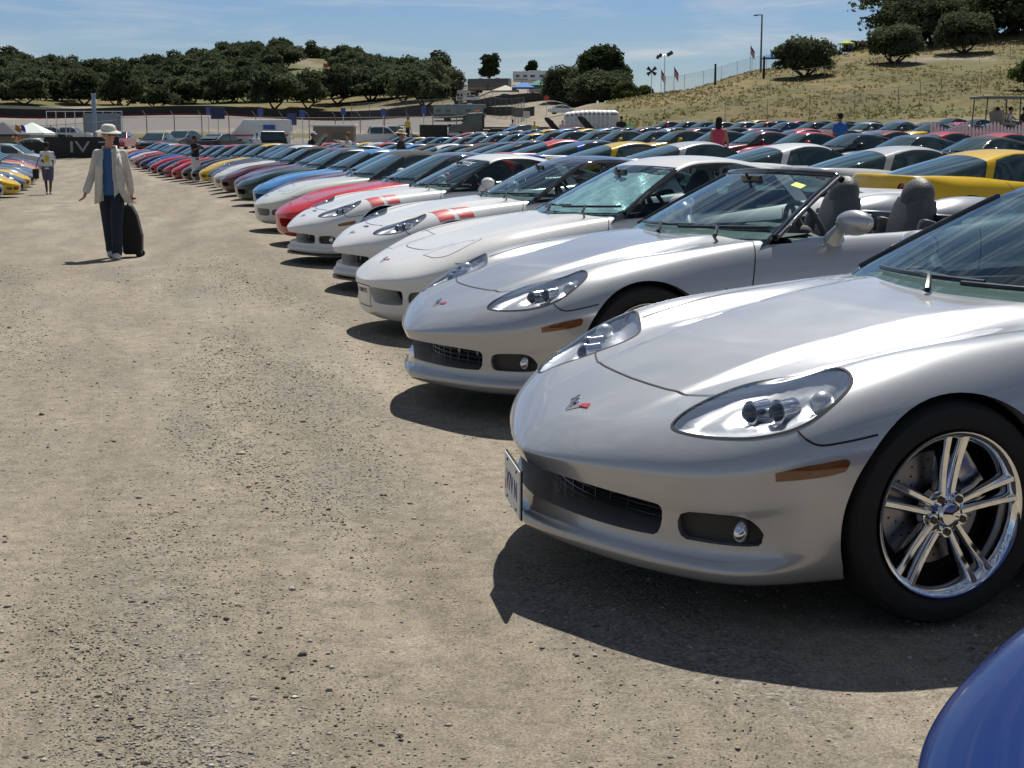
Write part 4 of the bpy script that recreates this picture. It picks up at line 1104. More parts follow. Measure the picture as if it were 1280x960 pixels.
def person(loc, h=1.75, rz=0.0, label='', shirt=(.5, .5, .5), pants=(.05, .06, .1), skin=(.42, .24, .16), hair=(.03, .02, .015), shorts=False, hat=None, jacket=None, step=.16,
           armL=None, armR=None, group=None, sleeves='short', head_turn=0.0, glasses=False, shoes=(.6, .6, .6), hands=False, lean=0.0, long_hair=False, voxel=.016, build=1.0, patch=None):
    """figure faces -y in its own space; arm = (elbow, wrist) offsets from the shoulder"""
    root = empty('person', loc, rz, label, 'person', group); s = h/1.75; b = build
    P = lambda x, y, z: Vector((x*s, (y+lean*max(0, z-.9))*s, z*s))
    hip = [P(sg*.085*b, 0, .90) for sg in (-1, 1)]; kn = [P(-.080*b, step*.5, .48), P(.080*b, -step*1.1, .49)]; an = [P(-.068, step*1.15, .09), P(.068, -step*.95, .09)]
    sh = [P(sg*.165*b, 0, 1.42) for sg in (-1, 1)]
    arms = []
    for i, (sg, a) in enumerate(((-1, armR), (1, armL))):
        if a is None: a = ((sg*.07, .02*sg, -.28), (sg*.09, -.06, -.53))
        arms.append((sh[i], sh[i]+Vector(a[0])*s, sh[i]+Vector(a[1])*s))
    m = MB(); sk = colmat(skin, .55)
    m.sph(P(0, 0, 1.20), .15*s, (1.15*b, .72, 1.6), 18, 12); m.sph(P(0, .0, .96), .15*s, (1.08*b, .78, 1.0), 16, 10)
    for i in (0, 1): m.sph(sh[i]-Vector((0, 0, .02*s)), .062*s, (1, 1, 1), 12, 8)
    limb(m, [P(0, .005, 1.40), P(0, -.008, 1.56)], [.062*s, .052*s])
    for i in (0, 1):
        limb(m, [hip[i], kn[i], an[i]], [.088*s*b, .056*s, .038*s]); f = an[i]
        m.sph(f+Vector((0, -.05*s, -.045*s)), .06*s, (.75, 1.9, .62), 12, 8)
        A, B, C = arms[i]; limb(m, [A, B, C], [.050*s, .040*s, .027*s])
        d = (C-B).normalized(); x = d.orthogonal().normalized() if abs(d.z) < .5 else Vector((0, 1, 0)); x = (x-d*x.dot(d)).normalized(); y = d.cross(x)
        m.sph(C+d*.045*s, .042*s, (.55, .95, 1.15), 10, 8, Matrix((y, x, d)).transposed().to_4x4())
        if hands:
            for q, (o_, l_) in enumerate(((-.030, .072), (-.010, .085), (.010, .08), (.029, .062))):
                p0 = C+d*.078*s+x*o_*s; c_ = y*(-.014 if i == 0 else .014)*s
                limb(m, [p0, p0+d*l_*.45*s+c_, p0+d*l_*.8*s+c_*2.6, p0+d*l_*.95*s+c_*4], [.0095*s, .0088*s, .0078*s, .0068*s], 6)
            limb(m, [C+d*.03*s-x*.035*s, C+d*.065*s-x*.062*s, C+d*.098*s-x*.066*s], [.012*s, .011*s, .009*s], 6)
    # head: skull, jaw, nose, ears, brow, lips
    hc = P(0, -.015, 1.655); T = Matrix.Translation(hc) @ Matrix.Rotation(head_turn, 4, 'Z')
    hp = lambda x, y, z: T @ Vector((x*s, y*s, z*s))
    RT = Matrix.Rotation(head_turn, 4, 'Z')
    m.sph(hp(0, .012, .02), .098*s, (.80, 1.0, 1.02), 18, 12, RT); m.sph(hp(0, -.025, -.045), .068*s, (.84, .90, 1.05), 14, 10, RT)
    m.sph(hp(0, -.105, -.018), .017*s, (.75, 1.1, 1.6), 8, 6, RT); m.sph(hp(0, -.086, .022), .03*s, (1.5, .5, .5), 8, 6, RT); m.sph(hp(0, -.088, -.062), .022*s, (1.2, .55, .5), 8, 6, RT)
    for sg in (-1, 1): m.sph(hp(sg*.080, .015, -.01), .024*s, (.4, .8, 1.3), 8, 6, RT)
    fuse('body', m, sk, root, voxel)
    # eyes
    e = MB()
    if glasses:
        for sg in (-1, 1): e.sph(hp(sg*.033, -.098, .006), .026*s, (1.1, .35, .8), 12, 8, RT); e.tube([hp(sg*.06, -.09, .01), hp(sg*.084, .01, .008)], .003*s, 6)
        e.build('sunglasses', M['gloss'], root, smooth=60)
    else:
        for sg in (-1, 1): e.sph(hp(sg*.032, -.090, .006), .0095*s, (1, .6, .7), 8, 6, RT); e.build('eye', M['gap'], root, smooth=60); e = MB()
    # hair
    if hair:
        q = MB(); q.sph(hp(0, .022, .035), .106*s, (.84, 1.0, 1.0), 18, 12, RT)
        if long_hair:
            q.sph(hp(0, .075, -.07), .095*s, (.95, .6, 1.7), 14, 10, RT)
        for v in q.bm.verts:
            w_ = T.inverted() @ v.co
            if w_.y < -.055*s and w_.z < .052*s*1.2: v.co = T @ Vector((w_.x*.8, -.05*s, max(w_.z, .045*s)))
        q.build('hair', colmat(hair, .9), root, smooth=60)
    # trousers or shorts
    m = MB(); m.sph(P(0, 0, .94), .160*s, (1.04*b, .84, .80), 16, 10)
    for i in (0, 1):
        if shorts: limb(m, [hip[i], kn[i].lerp(hip[i], .12)], [.105*s*b, .098*s])
        else:
            c = an[i]+Vector((0, 0, .0)); limb(m, [hip[i], kn[i], c], [.102*s*b, .078*s, .070*s]); m.sph(c+Vector((0, -.01*s, .03*s)), .078*s, (1, 1.05, .7), 12, 8)
    fuse('shorts' if shorts else 'trousers', m, colmat(pants, .9, .3), root, voxel)
    # shirt
    def top(name, col, g, zb, slv, open_=False):
        m = MB(); rings = [(zb, .150, .118), (.98, .152, .120), (1.10, .142, .110), (1.25, .155, .114), (1.36, .160, .108), (1.42, .142, .090), (1.475, .085, .072)]
        pts = [(z, (a+g)*b*s, (c_+g)*s) for z, a, c_ in rings if z >= zb]
        prev = None
        for z, a, c_ in pts:
            c = P(0, 0, z); r = [m.bm.verts.new(c+Vector((a*math.cos(t), c_*math.sin(t), 0))) for t in np.linspace(0, 2*PI, 25)[:-1]]
            if prev: 
                for k in range(24): m.bm.faces.new((prev[k], prev[(k+1) % 24], r[(k+1) % 24], r[k]))
            else: m.bm.faces.new(r[::-1])
            prev = r
        m.bm.faces.new(prev)
        for i in (0, 1):
            A, B, C = arms[i]; A2 = A-Vector((0, 0, .012*s)); a0 = .056*s+g*.35
            if slv == 'short': limb(m, [A2, A.lerp(B, .75)], [a0, a0*1.06])
            elif slv == 'long': limb(m, [A2, B, B.lerp(C, .92)], [a0, a0*.92, a0*.82])
        return fuse(name, m, colmat(col, .85, .4), root, voxel, 2)
    if jacket:
        top('shirt', shirt, .020, .86, 'none')
        j = top('jacket', jacket, .024, .78, 'long')
        # the jacket hangs open: drop the faces in front
        bm = bmesh.new(); bm.from_mesh(j.data); kill = []
        for f in bm.faces:
            c = f.calc_center_median(); w = (.055+.035*max(0, 1.45-c.z/s))*s
            if c.y < -.02*s and abs(c.x+.02*s) < w and c.z > .7*s: kill.append(f)
        bmesh.ops.delete(bm, geom=kill, context='FACES'); bm.to_mesh(j.data); bm.free()
        md = j.modifiers.new('thick', 'SOLIDIFY'); md.thickness = .008
        # hanging flaps and collar
        f = MB()
        for sg in (-1, 1):
            A = [P(sg*.075, -.145, 1.40), P(sg*.085, -.165, 1.15), P(sg*.10, -.165, .95), P(sg*(.13 if sg < 0 else .20), -.17, .76)]
            B = [P(sg*.15, -.12, 1.42), P(sg*.19, -.12, 1.15), P(sg*.20, -.11, .95), P(sg*(.22 if sg < 0 else .30), -.08, .74)]
            va = [f.bm.verts.new(p) for p in A]; vb = [f.bm.verts.new(p) for p in B]
            for k in range(3): f.bm.faces.new((va[k], va[k+1], vb[k+1], vb[k]))
            f.tube([P(sg*.03, .075, 1.50), P(sg*.085, .01, 1.50), P(sg*.085, -.10, 1.42), P(sg*.075, -.14, 1.34)], [.016*s, .018*s, .018*s, .008*s], 8)
            f.box(P(sg*.125, -.150, 1.20), (.085*s, .008*s, .10*s), bev=.002)
        fl = f.build('jacket_flap', colmat(jacket, .85, .4), root, smooth=60); md = fl.modifiers.new('thick', 'SOLIDIFY'); md.thickness = .006
    else: top('shirt', shirt, .010, .86, sleeves)
    if patch:
        mp = MB(); mp.box(P(-.02, .137*(1 if b else 1), 1.22), (.15*s, .02*s, .20*s), bev=.008); mp.build('shirt_print', colmat(patch, .8), root)
    # shoes
    for i in (0, 1):
        q = MB(); f = an[i]; q.sph(f+Vector((0, -.052*s, -.040*s)), .068*s, (.76, 1.95, .72), 14, 8)
        for v in q.bm.verts: v.co.z = max(v.co.z, f.z-.09*s+.002)
        q.build('shoe', colmat(shoes, .7), root, smooth=60)
    if hat:
        q = MB(); kind, c = hat
        if kind == 'brim':
            q.lathe([(.001, .115), (.05, .112), (.082, .098), (.098, .060), (.104, .035), (.165, .010), (.170, .004), (.10, .022)], 28, 'z')
        elif kind == 'cap':
            q.lathe([(.001, .125), (.06, .115), (.095, .075), (.104, .03), (.10, .028)], 24, 'z')
            q.box((0, -.135, .035), (.13, .11, .012), bev=.004)
        q.bm.transform(Matrix.Translation(hp(0, .008, .03)) @ RT @ Matrix.Rotation(.12, 4, 'X') @ Matrix.Scale(s, 4))
        q.build('hat', colmat(c, .9), root, smooth=50)
    return root, arms
MP = {}
def mc(c, rough=.5, coat=0.0, metal=0.0):
    k = (c, rough, coat, metal)
    if k not in MP: MP[k] = plain('paint_%d' % len(MP), c, rough, metal, coat, var=.08, vscale=2)
    return MP[k]
def wheels(root, xs, w, r, tw=.2):
    for x in xs:
        for sg in (1, -1):
            t = MB(); t.lathe([(r*.6, -tw), (r*.95, -tw), (r, -tw*.8), (r, -.03), (r*.94, 0), (r*.62, 0), (r*.58, -.03), (.01, -.04)], 18)
            t.build('wheel', M['tyre'], root, smooth=40, loc=(x, w*sg, r), rot=(0, 0, 0 if sg > 0 else PI))
ORD = ['first', 'second', 'third', 'fourth', 'fifth', 'sixth', 'seventh', 'eighth', 'ninth', 'tenth', 'eleventh', 'twelfth', 'thirteenth', 'fourteenth', 'fifteenth', 'sixteenth', 'seventeenth', 'eighteenth', 'nineteenth', 'twentieth', 'twenty-first', 'twenty-second', 'twenty-third', 'twenty-fourth', 'twenty-fifth', 'twenty-sixth', 'twenty-seventh', 'twenty-eighth', 'twenty-ninth', 'thirtieth', 'thirty-first', 'thirty-second', 'thirty-third', 'thirty-fourth']
# ================================================================== people
def pxp(px, Y): return atY(px, Y)
man_at = Vector((-5.36, 19.75, 0)); man_at.z = ground(man_at.x, man_at.y)
SKIN = (.46, .24, .155)
man, arms = person(man_at, 1.74, .12, 'man in a pale sun hat and open beige jacket walking with a black wheeled bag', (.035, .10, .24), (.014, .022, .035), SKIN, (.25, .22, .2), False, ('brim', (.62, .60, .52)), (.58, .56, .50), .20,
        armR=((-.08, .07, -.27), (-.16, -.06, -.52)), armL=((.05, .06, -.28), (.07, .15, -.54)), head_turn=.55, glasses=True, hands=True, shoes=(.55, .56, .55), voxel=.012)
hw = man.matrix_basis @ Vector(arms[1][2]); 
bag = empty('wheeled_bag', (man_at.x+.13, man_at.y+.40, ground(man_at.x+.13, man_at.y+.40)), .1, 'tall black wheeled bag pulled behind the man in the hat', 'bag')
q = MB(); q.prism([(-.10, .04), (.15, .04), (.16, .30), (.10, .58), (.03, .72), (-.08, .72), (-.12, .50)], -.12, .12, 'y'); o = q.build('body', mc((.012, .012, .014), .85), bag); md = o.modifiers.new('s', 'BEVEL'); md.width = .04; md.segments = 3
for s_ in (-1, 1): q = MB(); q.cyl((.12, .11*s_-.02, .045), (.12, .11*s_+.02, .045), .045, .045, 14); q.build('wheel', M['tyre'], bag)
H_ = bag.matrix_basis.inverted() @ hw
q = MB(); q.tube([(-.04, .02, .68), tuple(Vector((-.04, .02, .68)).lerp(H_, .5)), tuple(H_+Vector((0, 0, -.07)))], .012, 8); q.cyl(H_+Vector((-.06, 0, -.075)), H_+Vector((.06, 0, -.075)), .014, .014, 8); q.build('handle', M['trim'], bag)
person(pxp(60, 51), 1.76, PI+.1, 'person seen from behind in a white t-shirt with yellow print and plaid shorts', (.70, .70, .72), (.10, .10, .17), (.08, .04, .028), (.01, .008, .007), True, None, None, .05, armL=((-.04, .1, -.26), (-.16, .05, -.42)), armR=((.02, -.02, -.28), (.02, -.12, -.50)), sleeves='short', shoes=(.6, .6, .6), build=1.15, patch=(.55, .42, .02), voxel=.02)
g = empty('shoulder_bag', pxp(56, 50.6)+Vector((-.30, 0, .72)), 0, 'black shoulder bag hanging at the hip of the person in the white t-shirt', 'bag'); q = MB(); q.box((0, 0, 0), (.16, .26, .34), bev=.04); q.build('pouch', mc((.012, .012, .014), .8), g); q = MB(); q.tube([(0, 0, .15), (.08, .03, .45), (.24, .05, .66)], .015, 6); q.build('strap', M['trim'], g)
person(pxp(245, 56), 1.72, .9, 'man in a black shirt and white shorts standing at the front row noses', (.015, .015, .018), (.66, .66, .66), (.15, .07, .045), (.01, .01, .01), True, None, None, .04, armL=((.10, -.2, -.16), (.12, -.45, -.12)), armR=((-.05, -.2, -.18), (.05, -.42, -.10)), voxel=.022)
person(pxp(388, 60), 1.72, 1.0, 'person in black with a light cap leaning beside the raised hood', (.015, .015, .02), (.03, .03, .04), (.2, .10, .07), (.01, .01, .01), False, ('cap', (.55, .58, .62)), None, .04, lean=-.25, voxel=.024)
person(pxp(436, 54), 1.66, PI+1.2, 'woman with curly hair in a white top holding a camera out in both hands', (.72, .73, .76), (.03, .03, .05), (.42, .22, .14), (.16, .09, .05), False, None, None, .04, armL=((.06, -.24, -.02), (.02, -.48, .06)), armR=((-.06, -.24, -.04), (0, -.48, .06)), voxel=.022)
person(pxp(502, 37), 1.62, 1.3, 'woman in a straw sun hat and dark top among the front rows', (.05, .035, .035), (.03, .03, .05), (.42, .22, .15), (.05, .03, .02), False, ('brim', (.55, .46, .28)), None, .04, voxel=.02)
person(pxp(322, 92), 1.74, .2, 'person in a white top in front of the black suv', (.65, .65, .68), (.02, .02, .03), (.3, .16, .1), (.02, .01, .01), False, None, None, .04, voxel=.028)
person(pxp(641, 122), 1.80, PI, 'man in a white shirt and khaki trousers walking away past the tow truck', (.68, .70, .74), (.20, .16, .12), (.3, .16, .1), (.04, .03, .03), False, None, None, .12, voxel=.03)
person(pxp(897, 38.5), 1.70, PI-.3, 'woman with black hair in a pink top seen from behind between the rows', (.50, .06, .11), (.03, .03, .05), (.40, .2, .13), (.008, .007, .007), False, None, None, .04, sleeves='none', long_hair=True, voxel=.02)
person(pxp(1048, 50), 1.78, PI+.2, 'man in a bright blue t-shirt and dark cap seen from behind among the red cars', (.02, .16, .50), (.03, .03, .05), (.36, .18, .12), (.02, .015, .012), False, ('cap', (.02, .02, .025)), None, .04, voxel=.022)
person(pxp(668, 100), 1.70, .3, 'person in a yellow shirt and straw hat left of a raised hood', (.62, .50, .10), (.3, .28, .2), (.4, .22, .15), (.1, .07, .05), False, ('brim', (.66, .60, .40)), None, .04, voxel=.028)
person(pxp(690, 96), 1.66, 0, 'person in a white top stooping behind the raised hood', (.66, .66, .70), (.1, .1, .15), (.4, .22, .15), (.1, .07, .05), False, None, None, .04, lean=-.2, voxel=.028)
person(pxp(703, 98), 1.70, 0, 'person in pale pink with a sun hat right of the raised hood', (.60, .45, .48), (.1, .1, .15), (.4, .22, .15), (.1, .07, .05), False, ('brim', (.62, .55, .42)), None, .04, voxel=.028)
person(pxp(776, 90), 1.80, PI, 'large man in a black shirt standing before the portable toilets', (.015, .014, .013), (.05, .05, .06), (.3, .16, .1), (.02, .015, .01), False, None, None, .04, build=1.25, voxel=.028)
person(pxp(787, 90), 1.66, PI, 'person in a lime green vest beside the large man in black', (.35, .60, .22), (.05, .05, .06), (.4, .22, .15), (.2, .15, .08), False, None, None, .04, voxel=.028)
person(pxp(18, 96), 1.72, 0, 'person in an orange cap by the feather flags', (.10, .12, .06), (.03, .03, .03), (.3, .16, .1), (.02, .015, .01), False, ('cap', (.6, .15, .02)), None, .04, voxel=.028)
person(pxp(510, 126)+Vector((0, 0, .75)), 1.70, .2, 'marshal in a yellow jacket standing up on a quad vehicle by the fence', (.62, .50, .06), (.02, .02, .02), (.3, .16, .1), (.02, .015, .01), False, None, None, .04, voxel=.03)
g = empty('utility_cart', atY(508, 126.6), .2, 'dark utility cart under the marshal in yellow', 'cart'); q = MB(); q.prism([(-1.3, .35), (1.3, .35), (1.35, .8), (.6, 1.0), (.3, .72), (-1.3, .72)], -.6, .6, 'y'); q.build('body', mc((.02, .02, .02), .4), g); q = MB(); 
for s_ in (-1, 1): q.tube([(.5, .55*s_, .9), (.2, .55*s_, 1.8), (-.6, .55*s_, 1.8), (-.9, .55*s_, .7)], .03, 6)
q.build('roll_bar', M['trim'], g); wheels(g, (.9, -.9), .6, .3)
for i, (px, dz, sh_, lab) in enumerate(((1243, .48, (.30, .12, .09), 'passenger in brown at the front of the golf cart'), (1256, .48, (.68, .68, .70), 'passenger in a white shirt bending in the golf cart'), (1270, .48, (.02, .02, .02), 'passenger in black at the rear of the golf cart'))):
    p = atY(px, 56); person(p+Vector((0, -.1*i, .45+.10)), 1.45, 1.4-.3*i, lab, sh_, (.04, .04, .05), (.36, .19, .12), (.03, .02, .02), False, None, None, .0, lean=-.1*i, voxel=.026, armL=((.05, -.2, -.2), (.0, -.38, -.2)))
for i in range(9):
    person(atY(1040+5.6*i, 249), 1.75, i*.9, 'distant spectator on the hilltop, %s from the left under the lime canopy' % ORD[i], [(.5, .5, .5), (.4, .05, .05), (.05, .05, .06), (.05, .1, .3), (.6, .6, .55)][i % 5], (.04, .04, .06), (.35, .2, .14), (.03, .02, .02), False, None, None, .04, voxel=.05, group='spectators on the hilltop')
# ================================================================== camera, light, sky
cam = bpy.data.cameras.new('camera'); co = bpy.data.objects.new('camera', cam); link(co)
co.location = (0, 0, CAM_H); co.rotation_euler = (PI/2-PITCH, 0, 0); cam.sensor_width = 36; cam.lens = F_PX/1280*36; cam.clip_start = .05; cam.clip_end = 5000; scene.camera = co
SUN_EL, SUN_AZ = 56.0, 10.0     # azimuth from +Y towards +X
w = bpy.data.worlds.new('World'); scene.world = w; w.use_nodes = True; nt = w.node_tree; nt.nodes.clear()
wo = nt.nodes.new('ShaderNodeOutputWorld'); bg = nt.nodes.new('ShaderNodeBackground'); sk = nt.nodes.new('ShaderNodeTexSky')
sk.sky_type = 'NISHITA'; sk.sun_disc = False; sk.sun_elevation = math.radians(SUN_EL); sk.sun_rotation = math.radians(SUN_AZ); sk.air_density = 1.0; sk.dust_density = .2; sk.ozone_density = 3.0; sk.altitude = 200
tc = nt.nodes.new('ShaderNodeTexCoord'); mp = nt.nodes.new('ShaderNodeMapping'); mp.inputs['Scale'].default_value = (1.8, 1.8, 13.0); mp.inputs['Location'].default_value = (.35, .1, .2)
L(nt, tc.outputs['Generated'], mp.inputs['Vector'])
cn = nt.nodes.new('ShaderNodeTexNoise'); cn.inputs['Scale'].default_value = 3.1; cn.inputs['Detail'].default_value = 9; cn.inputs['Roughness'].default_value = .62; cn.inputs['Distortion'].default_value = .35
L(nt, mp.outputs[0], cn.inputs['Vector'])
cr = ramp(nt, cn.outputs['Fac'], [(.45, (0, 0, 0)), (.56, (.30, .30, .30)), (.66, (.85, .85, .85))])
sx = nt.nodes.new('ShaderNodeSeparateXYZ'); L(nt, tc.outputs['Generated'], sx.inputs[0])
mx = nt.nodes.new('ShaderNodeMix'); mx.data_type = 'RGBA'; mx.inputs[7].default_value = (11.5, 12.4, 13.4, 1)
L(nt, cr.outputs['Color'], mx.inputs[0]); tn = nt.nodes.new('ShaderNodeMix'); tn.data_type = 'RGBA'; tn.blend_type = 'MULTIPLY'; tn.inputs[0].default_value = 1; L(nt, sk.outputs[0], tn.inputs[6]); L(nt, ramp(nt, sx.outputs['Z'], [(.0, (1.05, 1.14, 1.32)), (.10, (.95, 1.13, 1.48)), (.3, (.85, .92, 1.0)), (1.0, (.70, .78, .90))]).outputs['Color'], tn.inputs[7]); L(nt, tn.outputs[2], mx.inputs[6]); L(nt, mx.outputs[2], bg.inputs['Color'])
bg.inputs['Strength'].default_value = .042; L(nt, bg.outputs[0], wo.inputs['Surface'])
sl = bpy.data.lights.new('sun', 'SUN'); sl.energy = 5.0; sl.angle = math.radians(.53); sl.color = (1, .955, .88); so = bpy.data.objects.new('sun', sl); link(so)
e, a = math.radians(SUN_EL), math.radians(SUN_AZ)
so.rotation_euler = Vector((math.sin(a)*math.cos(e), math.cos(a)*math.cos(e), math.sin(e))).to_track_quat('Z', 'Y').to_euler(); so.location = (0, 0, 60)
scene.view_settings.view_transform = 'Standard'; scene.view_settings.look = 'None'; scene.view_settings.exposure = .22; scene.view_settings.gamma = 1
scene.cycles.max_bounces = 8; scene.cycles.transparent_max_bounces = 16; scene.cycles.glossy_bounces = 4; scene.cycles.use_denoising = True
scene.cycles.sample_clamp_indirect = 6

build_ground(); build_pebbles(); build_tufts()

# ================================================================== the cars
def place(root, X, Y, a, label, col, group=None, cat='sports car', z=None):
    """a: how far the nose points towards the camera from straight left (radians); pi added = nose right"""
    z0 = ground(X, Y) if z is None else z; e = .8
    gx = (ground(X+e, Y)-ground(X-e, Y))/(2*e); gy = (ground(X, Y+e)-ground(X, Y-e))/(2*e)
    nrm = Vector((-gx, -gy, 1)).normalized(); q = Vector((0, 0, 1)).rotation_difference(nrm) @ Matrix.Rotation(PI+a, 4, 'Z').to_quaternion()
    root.rotation_mode = 'QUATERNION'; root.rotation_quaternion = q; root.location = (X, Y, z0-.004)
    tint_tree(root, col); tag(root, label, cat, group)
SILVER, WHITE, WHITE2 = (.465, .475, .49), (.80, .80, .79), (.70, .72, .73)
G1 = 'sports cars parked side by side in the long front row'
c1 = make_car('c6', 'coupe', 'black', True, metallic=True); place(c1, .925, 4.852, .364, 'silver sports car nearest the camera, black roof, chrome five-spoke wheel and front licence plate', SILVER, G1)
# licence plate on a bracket in front of the grille
def plate(parent):
    t = MB(); t.box((0, 0, 0), (.312, .006, .158), bev=.002); o = t.build('licence_plate', M['gap'], parent)
    q = MB(); q.box((0, -.0045, 0), (.300, .004, .148)); q.build('plate_face', M['plate'], o)
    for x in (-.09, .09):
        for z in (-.06, .06): b = MB(); b.cyl((x, -.006, z), (x, -.009, z), .005, .005, 8); b.build('screw', M['gap'], o)
    text_obj('lettering', 'V7V N', .085, M['plate_ink'], o, Matrix.Translation((0, -.0072, -.006)) @ Matrix.Rotation(PI/2, 4, 'X'), sx=.9)
    g = MB(); g.box((-.13, -.0072, -.03), (.022, .001, .03)); g.build('sticker', M['red'], o)
    o.location = (.985, -.0, .292); o.rotation_euler = (0, 0, PI/2-.21); return o
plate(c1)
c2 = make_car('c6', 'open', interior=True, metallic=True); place(c2, .345, 7.953, .382, 'silver convertible with its top down and grey seats, second in the front row', SILVER, G1)
c3 = make_car('c5', 'coupe', interior=True); place(c3, -.19, 10.95, .36, 'white sports car with a shiny foil sunshade behind its windshield', (.72, .715, .70), G1)
def sunshade(car):
    GG = glass6(); V = []; F = []; nx, ny = 40, 24; rr = np.random.RandomState(5)
    for i in range(nx):
        y = -.66+1.32*i/(nx-1); x0, x1 = -.60-.42*y*y, -1.19-.26*y*y
        for j in range(ny):
            t = j/(ny-1); x = x0+(x1-x0)*t; V.append((x, y, float(GG['z'](np.array([x]), np.array([abs(y)]))[0])-.035-.012*math.sin(y*19+t*7)*math.sin(t*9)-.002*rr.rand()))
    for i in range(nx-1):
        for j in range(ny-1): k = i*ny+j; F.append((k, k+1, k+ny+1, k+ny))
    mesh_obj('sunshade', np.array(V), np.array(F), [M['shade']], car)
sunshade(c3)
def front_badge(car):
    b = CARBVH[car.name][0]; g = Geo(); pts = crom([(-.15, .375), (.15, .375), (.165, .35), (.15, .235), (.13, .225), (-.13, .225), (-.15, .235), (-.165, .35)], 4, True)
    ribbon(b, [(0, y, z) for y, z in pts], (-1, 0, 0), .006, .0015, g, 0, closed=True); g.build('plate_recess', [M['gap']], car)
    hit = b.ray_cast(Vector((3, 0, .335)), Vector((-1, 0, 0)))[0]
    text_obj('lettering', 'CORVETTE', .045, M['gap'], car, Matrix.Translation((hit.x+.002, 0, .335)) @ Matrix.Rotation(PI/2, 4, 'Z') @ Matrix.Rotation(PI/2, 4, 'X'), sx=1.0)
front_badge(c3)
def hashes(car):
    b = CARBVH[car.name][0]
    g = Geo()
    # two broad red bars over the left front fender, edged in white
    for x0, x1, m in ((.215, .075, 0), (.030, -.110, 0)):
        V = []; F = []; Nn = []
        ys = np.linspace(.50, .865, 40)
        for y in ys:
            for k in range(9):
                x = x0+(x1-x0)*k/8-(y-.6)*.22
                h = b.ray_cast(Vector((x, y, 2)), Vector((0, 0, -1)))
                if h[0] is None: h = (Vector((x, y, .6)), Vector((0, 0, 1)))
                n = h[1] if h[1].z > 0 else -h[1]
                V.append(tuple(h[0]+n*.0022)); Nn.append(tuple(n))
        for i in range(len(ys)-1):
            for k in range(8): q = i*9+k; F += [(q, q+10, q+1), (q, q+9, q+10)]
        g.add(np.array(V), np.array(F), np.array(Nn), m)
    g.build('fender_stripe', [M['red'], M['white']], car)
def sticker(car):
    GG = glass6(); V = []; 
    for x, y in ((-1.12, .40), (-1.12, .50), (-1.155, .50), (-1.155, .40)): V.append((x-.2*0, y, float(GG['z'](np.array([x]), np.array([y]))[0])+.003))
    mesh_obj('windshield_sticker', np.array(V), np.array([(0, 1, 2, 3)]), [M['yellow']], car, smooth=False)
sticker(c2)
c4 = make_car('c6', 'coupe', 'black', True); place(c4, -.78, 14.1, .34, 'white sports car with black roof and red fender stripes, fourth in the front row', (.73, .735, .73), G1); hashes(c4)
c5 = make_car('c6', 'coupe', 'body', True); place(c5, -1.68, 17.2, .33, 'white sports car with white roof, red fender stripes and a lettered windshield banner', (.73, .735, .73), G1); hashes(c5)
def nose_vent(car):
    b = CARBVH[car.name][0]; g = Geo()
    for k in range(3): ribbon(b, [(.640-.010*k, y, .5) for y in np.linspace(-.085+.012*k, .085-.012*k, 12)], (0, 0, -1), .012, .002, g, 0)
    g.build('nose_vent', [M['gap']], car)
nose_vent(c4); nose_vent(c5)
def banner(car):
    GG = glass6(); t = text_obj('windshield_lettering', 'CORVETTE', .135, M['white'], car, Matrix.Identity(4), ext=0)
    for v in t.data.vertices:
        tx, ty = v.co.x, v.co.y; y = tx*1.15; x = -1.115-.27*y*y+ty*.93*0-0
        x = x+ty*.9*1.0 if False else x-ty*.9
        v.co = (x, y, float(GG['z'](np.array([x]), np.array([abs(y)]))[0])+.004)
banner(c5)
def splitter(car):
    t = MB(); P = [(.945, 0), (.93, .12), (.885, .28), (.82, .45), (.735, .61), (.63, .745), (.50, .83)]; A = P[::-1]+[(x, -y) for x, y in P[1:]]
    A = A+[(.45, -.7), (.45, .7)]; t.prism([(x+.012, y) for x, y in A], .112, .130); t.build('front_splitter', M['trim'], car)
splitter(c4); splitter(c5)

# prototypes for the long rows
LO = (96, 46)
def proto(*k, **kw): return Kit(make_car(*k, res=LO, hole=False, **kw))
KITS = {'c5': proto('c5', 'coupe', 'body'), 'c5b': proto('c5', 'coupe', 'black'), 'c6': proto('c6', 'coupe', 'body'), 'c6b': proto('c6', 'coupe', 'black'), 'soft': proto('c5', 'soft')}
STY = {'c5': 'coupe', 'c5b': 'coupe with black roof', 'c6': 'coupe with clear headlights', 'c6b': 'coupe with clear headlights and black roof', 'soft': 'convertible with black soft top', 'c6s': 'newer convertible with black soft top up'}
CC = {'red': (.42, .012, .015), 'dark red': (.16, .010, .016), 'maroon': (.085, .012, .02), 'white': (.72, .72, .71), 'pearl white': (.62, .64, .60), 'blue': (.012, .085, .36), 'light blue': (.05, .22, .50), 'navy': (.010, .016, .06), 'black': (.008, .008, .010), 'dark green': (.008, .03, .026),
      'yellow': (.68, .43, .008), 'silver': (.50, .51, .52), 'grey': (.12, .13, .14), 'purple': (.09, .018, .06), 'steel blue': (.05, .09, .14), 'orange': (.60, .16, .01), 'gold': (.50, .36, .12), 'pewter': (.28, .26, .23), 'bright red': (.58, .02, .02)}
JR = random.Random(4)
def row(items, rowname, group, start=1):
    """items: (X, Y, yaw, colour, kit)"""
    for i, (X, Y, a, c, k) in enumerate(items):
        r = KITS[k].get(); lab = '%s %s, %s %s' % (c, STY[k], ORD[i+start-1], rowname)
        place(r, X+JR.uniform(-.10, .10), Y+JR.uniform(-.14, .14), a+JR.uniform(-.045, .045), lab, CC[c], group)
